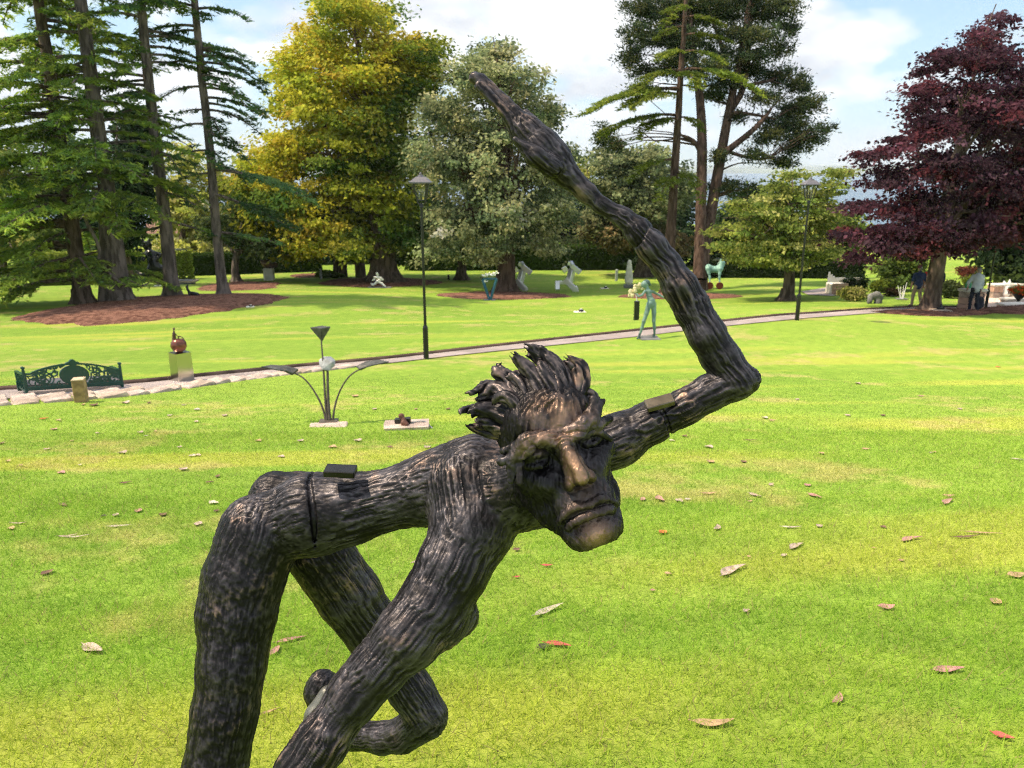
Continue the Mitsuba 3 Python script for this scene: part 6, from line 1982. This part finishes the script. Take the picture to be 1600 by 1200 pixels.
def fallen(px, py, length_px, ang, kind, curl, width, rng):
    """one narrow curled leaf lying on the grass; ang = direction on the picture in degrees"""
    p = ground(px, py, 0.006)
    d = depth(p)
    a, r = math.radians(ang), length_px * d / F
    e = ground(px + math.cos(a) * length_px / 2, py - math.sin(a) * length_px / 2, 0.012)
    s = ground(px - math.cos(a) * length_px / 2, py + math.sin(a) * length_px / 2, 0.012)
    x = e - s
    L = min(np.linalg.norm(x), r * 1.7)
    x = nrm(x)
    z = np.array([0, 0, 1.0])
    y = nrm(np.cross(z, x))
    z = np.cross(x, y)
    t = np.linspace(0, 1, 13)
    w = width * L * (np.sin(np.pi * t ** .8) ** .8 + .03) * .5
    bend = curl * L * (t - .5) ** 2
    lift = .004 + .11 * L * np.abs(t - .45) ** 1.5 * rng.uniform(.5, 2)
    V = []
    for v in (-1, -.5, 0, .5, 1):
        V.append(p + x * ((t - .5) * L)[:, None] + y * (bend + v * w)[:, None] + z * (lift + .30 * w * v * v + .12 * w * v * np.sin(6 * t))[:, None])
    V = np.stack(V, 1)
    i, j = np.meshgrid(np.arange(12), np.arange(4), indexing="ij")
    q = np.stack([i * 5 + j, i * 5 + j + 1, (i + 1) * 5 + j + 1, (i + 1) * 5 + j], -1).reshape(-1, 4)
    f = np.vstack([q[:, [0, 1, 2]], q[:, [0, 2, 3]]])
    top = V.reshape(-1, 3)
    n = len(top)
    st = tube(np.array([V[0, 2] - x * .10 * L + z * .003, V[0, 2]]), .0016, 5)
    m = trimesh.Trimesh(np.vstack([top, top - z * .0012]), np.vstack([f, f[:, ::-1] + n]), process=False)
    return cat([m, st])


def leaves():
    rng = np.random.default_rng(14)
    big = [(1115, 1135, 66, 2, "tan", .25, .22, "long tan leaf at the bottom centre right of the bronze limbs"), (1310, 1096, 24, 58, "pink", .4, .28, "small upright mauve leaf above and right of the long tan leaf"),
           (1480, 1050, 50, 4, "pink", -.1, .26, "rose pink leaf lying flat near the right edge"), (1567, 1155, 38, -16, "red", .1, .42, "crumpled red brown leaf in the bottom right corner"),
           (873, 1010, 42, -8, "red", -.3, .24, "bright red leaf beside the purple crumpled leaf"), (850, 1014, 18, 20, "dark", .2, .6, "crumpled dark purple leaf touching the bright red leaf"),
           (855, 957, 48, 22, "white", -.2, .18, "pale narrow leaf above the bright red leaf"), (1140, 894, 42, 24, "pale", -.4, .22, "curled pale brown leaf with its tip raised, above the straw patch"),
           (1387, 952, 26, 4, "pink", .6, .45, "curled mauve leaf in the right half of the lawn"), (1555, 943, 16, 70, "tan", .2, .6, "small tan leaf standing near the right edge"), (1588, 902, 24, 8, "tan", .3, .5, "grey brown curled leaf at the right edge"),
           (1242, 855, 26, 24, "pale", -.3, .24, "mauve leaf just above the straw patch on the right lawn"), (1420, 844, 32, 12, "pink", -.5, .20, "arched rose leaf right of the lawn's middle"), (1122, 827, 16, 60, "pale", .6, .3, "bent pale leaf on end, right of the bronze chin"),
           (1237, 826, 32, 0, "white", .1, .14, "thin pale straw leaf in the right lawn"), (1535, 835, 64, -4, "tan", -.22, .08, "long arched tan twig near the right edge"), (1510, 841, 44, 4, "brown", .05, .10, "brown stick below the arched twig"),
           (1478, 786, 24, 32, "pink", -.3, .25, "pink leaf beneath the small pale one on the right lawn"), (1483, 777, 18, 2, "tan", .3, .4, "small tan leaf touching the pink one on the right lawn"),
           (1273, 777, 22, -18, "pink", .1, .3, "rose leaf in the middle of the right lawn"), (1180, 776, 22, -16, "pale", .1, .26, "pale leaf left of the rose leaf on the right lawn"), (1108, 773, 24, 2, "tan", .1, .22, "tan leaf on the straw right of the bronze face"),
           (1030, 782, 20, -40, "pink", .4, .32, "pink leaf close to the bronze chin with an orange tip"), (1004, 782, 12, 60, "pink", .2, .4, "small pink leaf nearest the bronze chin"),
           (145, 1018, 32, -20, "pale", .1, .36, "pale spoon shaped leaf on the lower left lawn"), (455, 1002, 48, 12, "pink", -.1, .17, "long pink leaf between the bronze legs"), (430, 1020, 20, 50, "pink", 0, .34, "shorter pink leaf just below the long pink one between the bronze legs"),
           (420, 1116, 38, 18, "tan", -.3, .14, "curved tan stalk beside the near bronze leg"), (75, 897, 20, 24, "brown", .1, .5, "dark brown curled leaf near the left edge"), (188, 824, 38, 4, "white", .1, .13, "thin cream stick left of the bronze hip"),
           (122, 841, 38, 6, "white", -.1, .13, "lower of two crossed cream sticks on the left lawn"), (106, 848 - 8, 32, 6, "pale", .1, .16, "upper of two crossed cream sticks on the left lawn"), (30, 820, 26, 2, "pale", .1, .16, "small pale stick at the left edge"),
           (310, 821, 12, 60, "pale", .2, .6, "pale round leaf just left of the bronze hip"), (334, 788, 14, -10, "white", .3, .5, "white leaf above the bronze hip"), (217, 800, 12, 45, "pink", .1, .5, "small pink leaf above the cream stick"),
           (181, 807, 9, 70, "pale", .1, .6, "pale petal above the cream stick"), (163, 808, 9, 0, "dark", .1, .6, "small dark clump left of the pale petal"), (197, 756, 20, 8, "brown", -.2, .3, "red brown arched leaf on the left lawn"), (328, 755, 14, 6, "brown", -.1, .36, "brown leaf near the bronze pelvis"),
           (100, 791, 14, -20, "brown", -.2, .3, "thin dark brown leaf above the cream sticks"), (70, 655, 15, 10, "orange", .2, .3, "orange red leaf below the bench"), (585, 838, 34, 12, "pale", -.15, .16, "pale curved leaf under the bronze torso's arch"), (490 + 160, 880, 16, 25, "pale", 0, .2, "small pale stick under the bronze torso"),
           (855, 886, 18, 0, "red", .1, .3, "small flat red leaf right of the bronze elbow"), (808, 904, 12, 8, "red", .2, .3, "tiny red leaf beside the bronze elbow"), (808, 861, 12, 10, "brown", .2, .6, "brown leaf just below the bronze chest"), (588, 924, 10, 45, "pink", .1, .4, "pink speck of leaf in the gap between bronze limbs"),
           (1036, 834, 10, 20, "orange", .2, .7, "bright orange crumpled leaf right of the chin"), (1353, 703, 14, 0, "tan", .2, .4, "tan leaf on the upper right lawn"), (1207, 658, 12, 0, "tan", .2, .5, "tan leaf right of the bronze elbow"), (1174, 689, 22, 2, "brown", .05, .12, "dark thin twig right of the raised upper arm"), (1590, 719, 22, -6, "white", .05, .2, "cream leaf at the right edge"),
           (1195, 654, 9, -20, "white", .2, .6, "white leaf touching the tan leaf right of the elbow"), (1560, 574, 8, 0, "orange", .1, .6, "single red orange leaf far up on the right lawn"), (500 + 16, 741 + 45, 14, 4, "pale", .1, .3, "pale leaf behind the bronze back")]
    for x, y, L, a, kd, cu, w, lb in big:
        put("fallen_leaf", fallen(x, y, L, a, kd, cu, w, rng), "m_fallen_" + kd, smooth=40, label=lb, cat="leaf")
    # many more, too alike to tell apart
    small = [(130, 633), (146, 634), (197, 630), (233, 630), (92, 658), (85, 672), (152, 678), (113, 690), (220, 677), (229, 682), (243, 675), (192, 709), (97, 740), (125, 728), (288, 634), (266, 650), (308, 641), (351, 650), (307, 660), (281, 700), (300, 714),
             (340, 746), (287, 735), (310, 713), (13, 722), (33, 729), (74, 703), (3, 694), (255, 806), (339, 800), (18, 828), (404, 690), (470, 690), (560, 690), (585, 640), (610, 700), (700, 640), (726, 700), (735, 640), (440, 715), (520, 700), (650, 640), (668, 700), (555, 620),
             (1324, 650), (1379, 650), (1108, 700), (1070, 683), (1110, 723), (1162, 723), (1284, 710), (1460, 708), (1455, 709), (1205, 760), (1262, 760), (1205, 758), (1172, 785), (1062, 785), (1075, 782), (1280, 824), (1380, 826), (1170, 872), (1225, 870), (1365, 858), (1408, 878), (1044, 899), (1165, 957), (1020, 925), (1050, 690), (1245, 625), (1440, 620), (1340, 600), (1500, 640), (900, 640 - 40), (760, 600)]
    WORD = {"white": "tiny cream fallen leaf", "pale": "tiny pinkish grey fallen leaf", "tan": "tiny tan fallen leaf", "pink": "tiny rose fallen leaf", "brown": "tiny brown fallen leaf", "orange": "tiny orange fallen leaf"}

    def where(x, y):
        if x > 1000:
            return ("at the top of the right lawn" if y < 690 else "in the middle of the right lawn" if y < 800 else "low on the right lawn") + (", towards the right edge" if x > 1300 else ", nearer the bronze figure")
        if x > 420:
            return "behind the bronze figure" + (", left of the plant's slab" if x < 540 else ", beside the small rusty figure" if x < 690 else ", close to its hair")
        return ("on the grass just below the bench" if x < 200 else "on the grass below the steel plinth") if y < 680 else ("on the left lawn near the picture edge" if x < 120 else "on the left lawn above the bronze hip")
    kinds = ["white", "pale", "tan", "pale", "pink", "brown", "tan"]
    for x, y in small:
        kd = kinds[rng.integers(0, 7)]
        lb = WORD[kd] + " " + where(x, y)
        put("fallen_leaf", fallen(x, y, rng.uniform(6, 12), rng.uniform(-30, 40), kd, rng.uniform(-.4, .4), rng.uniform(.35, .7), rng), "m_fallen_" + kd, smooth=40, label=lb, cat="leaf", group="tiny fallen leaves " + where(x, y))


leaves()
# ------------------------------------------------------------------ the air: far hills fade
scene["air"] = {"type": "homogeneous", "albedo": {"type": "rgb", "value": [0.82, 0.90, 0.99]}, "sigma_t": 1.2e-4}
scene["haze"] = {"type": "cube", "to_world": T().translate([0, 6000, 140]).scale([17000, 8000, 300]), "bsdf": {"type": "null"}, "interior": {"type": "ref", "id": "air"}}
labels["haze"] = {"label": "thin summer haze over the distant water and hills", "kind": "stuff"}
scene["camera"]["medium"] = {"type": "ref", "id": "air"}
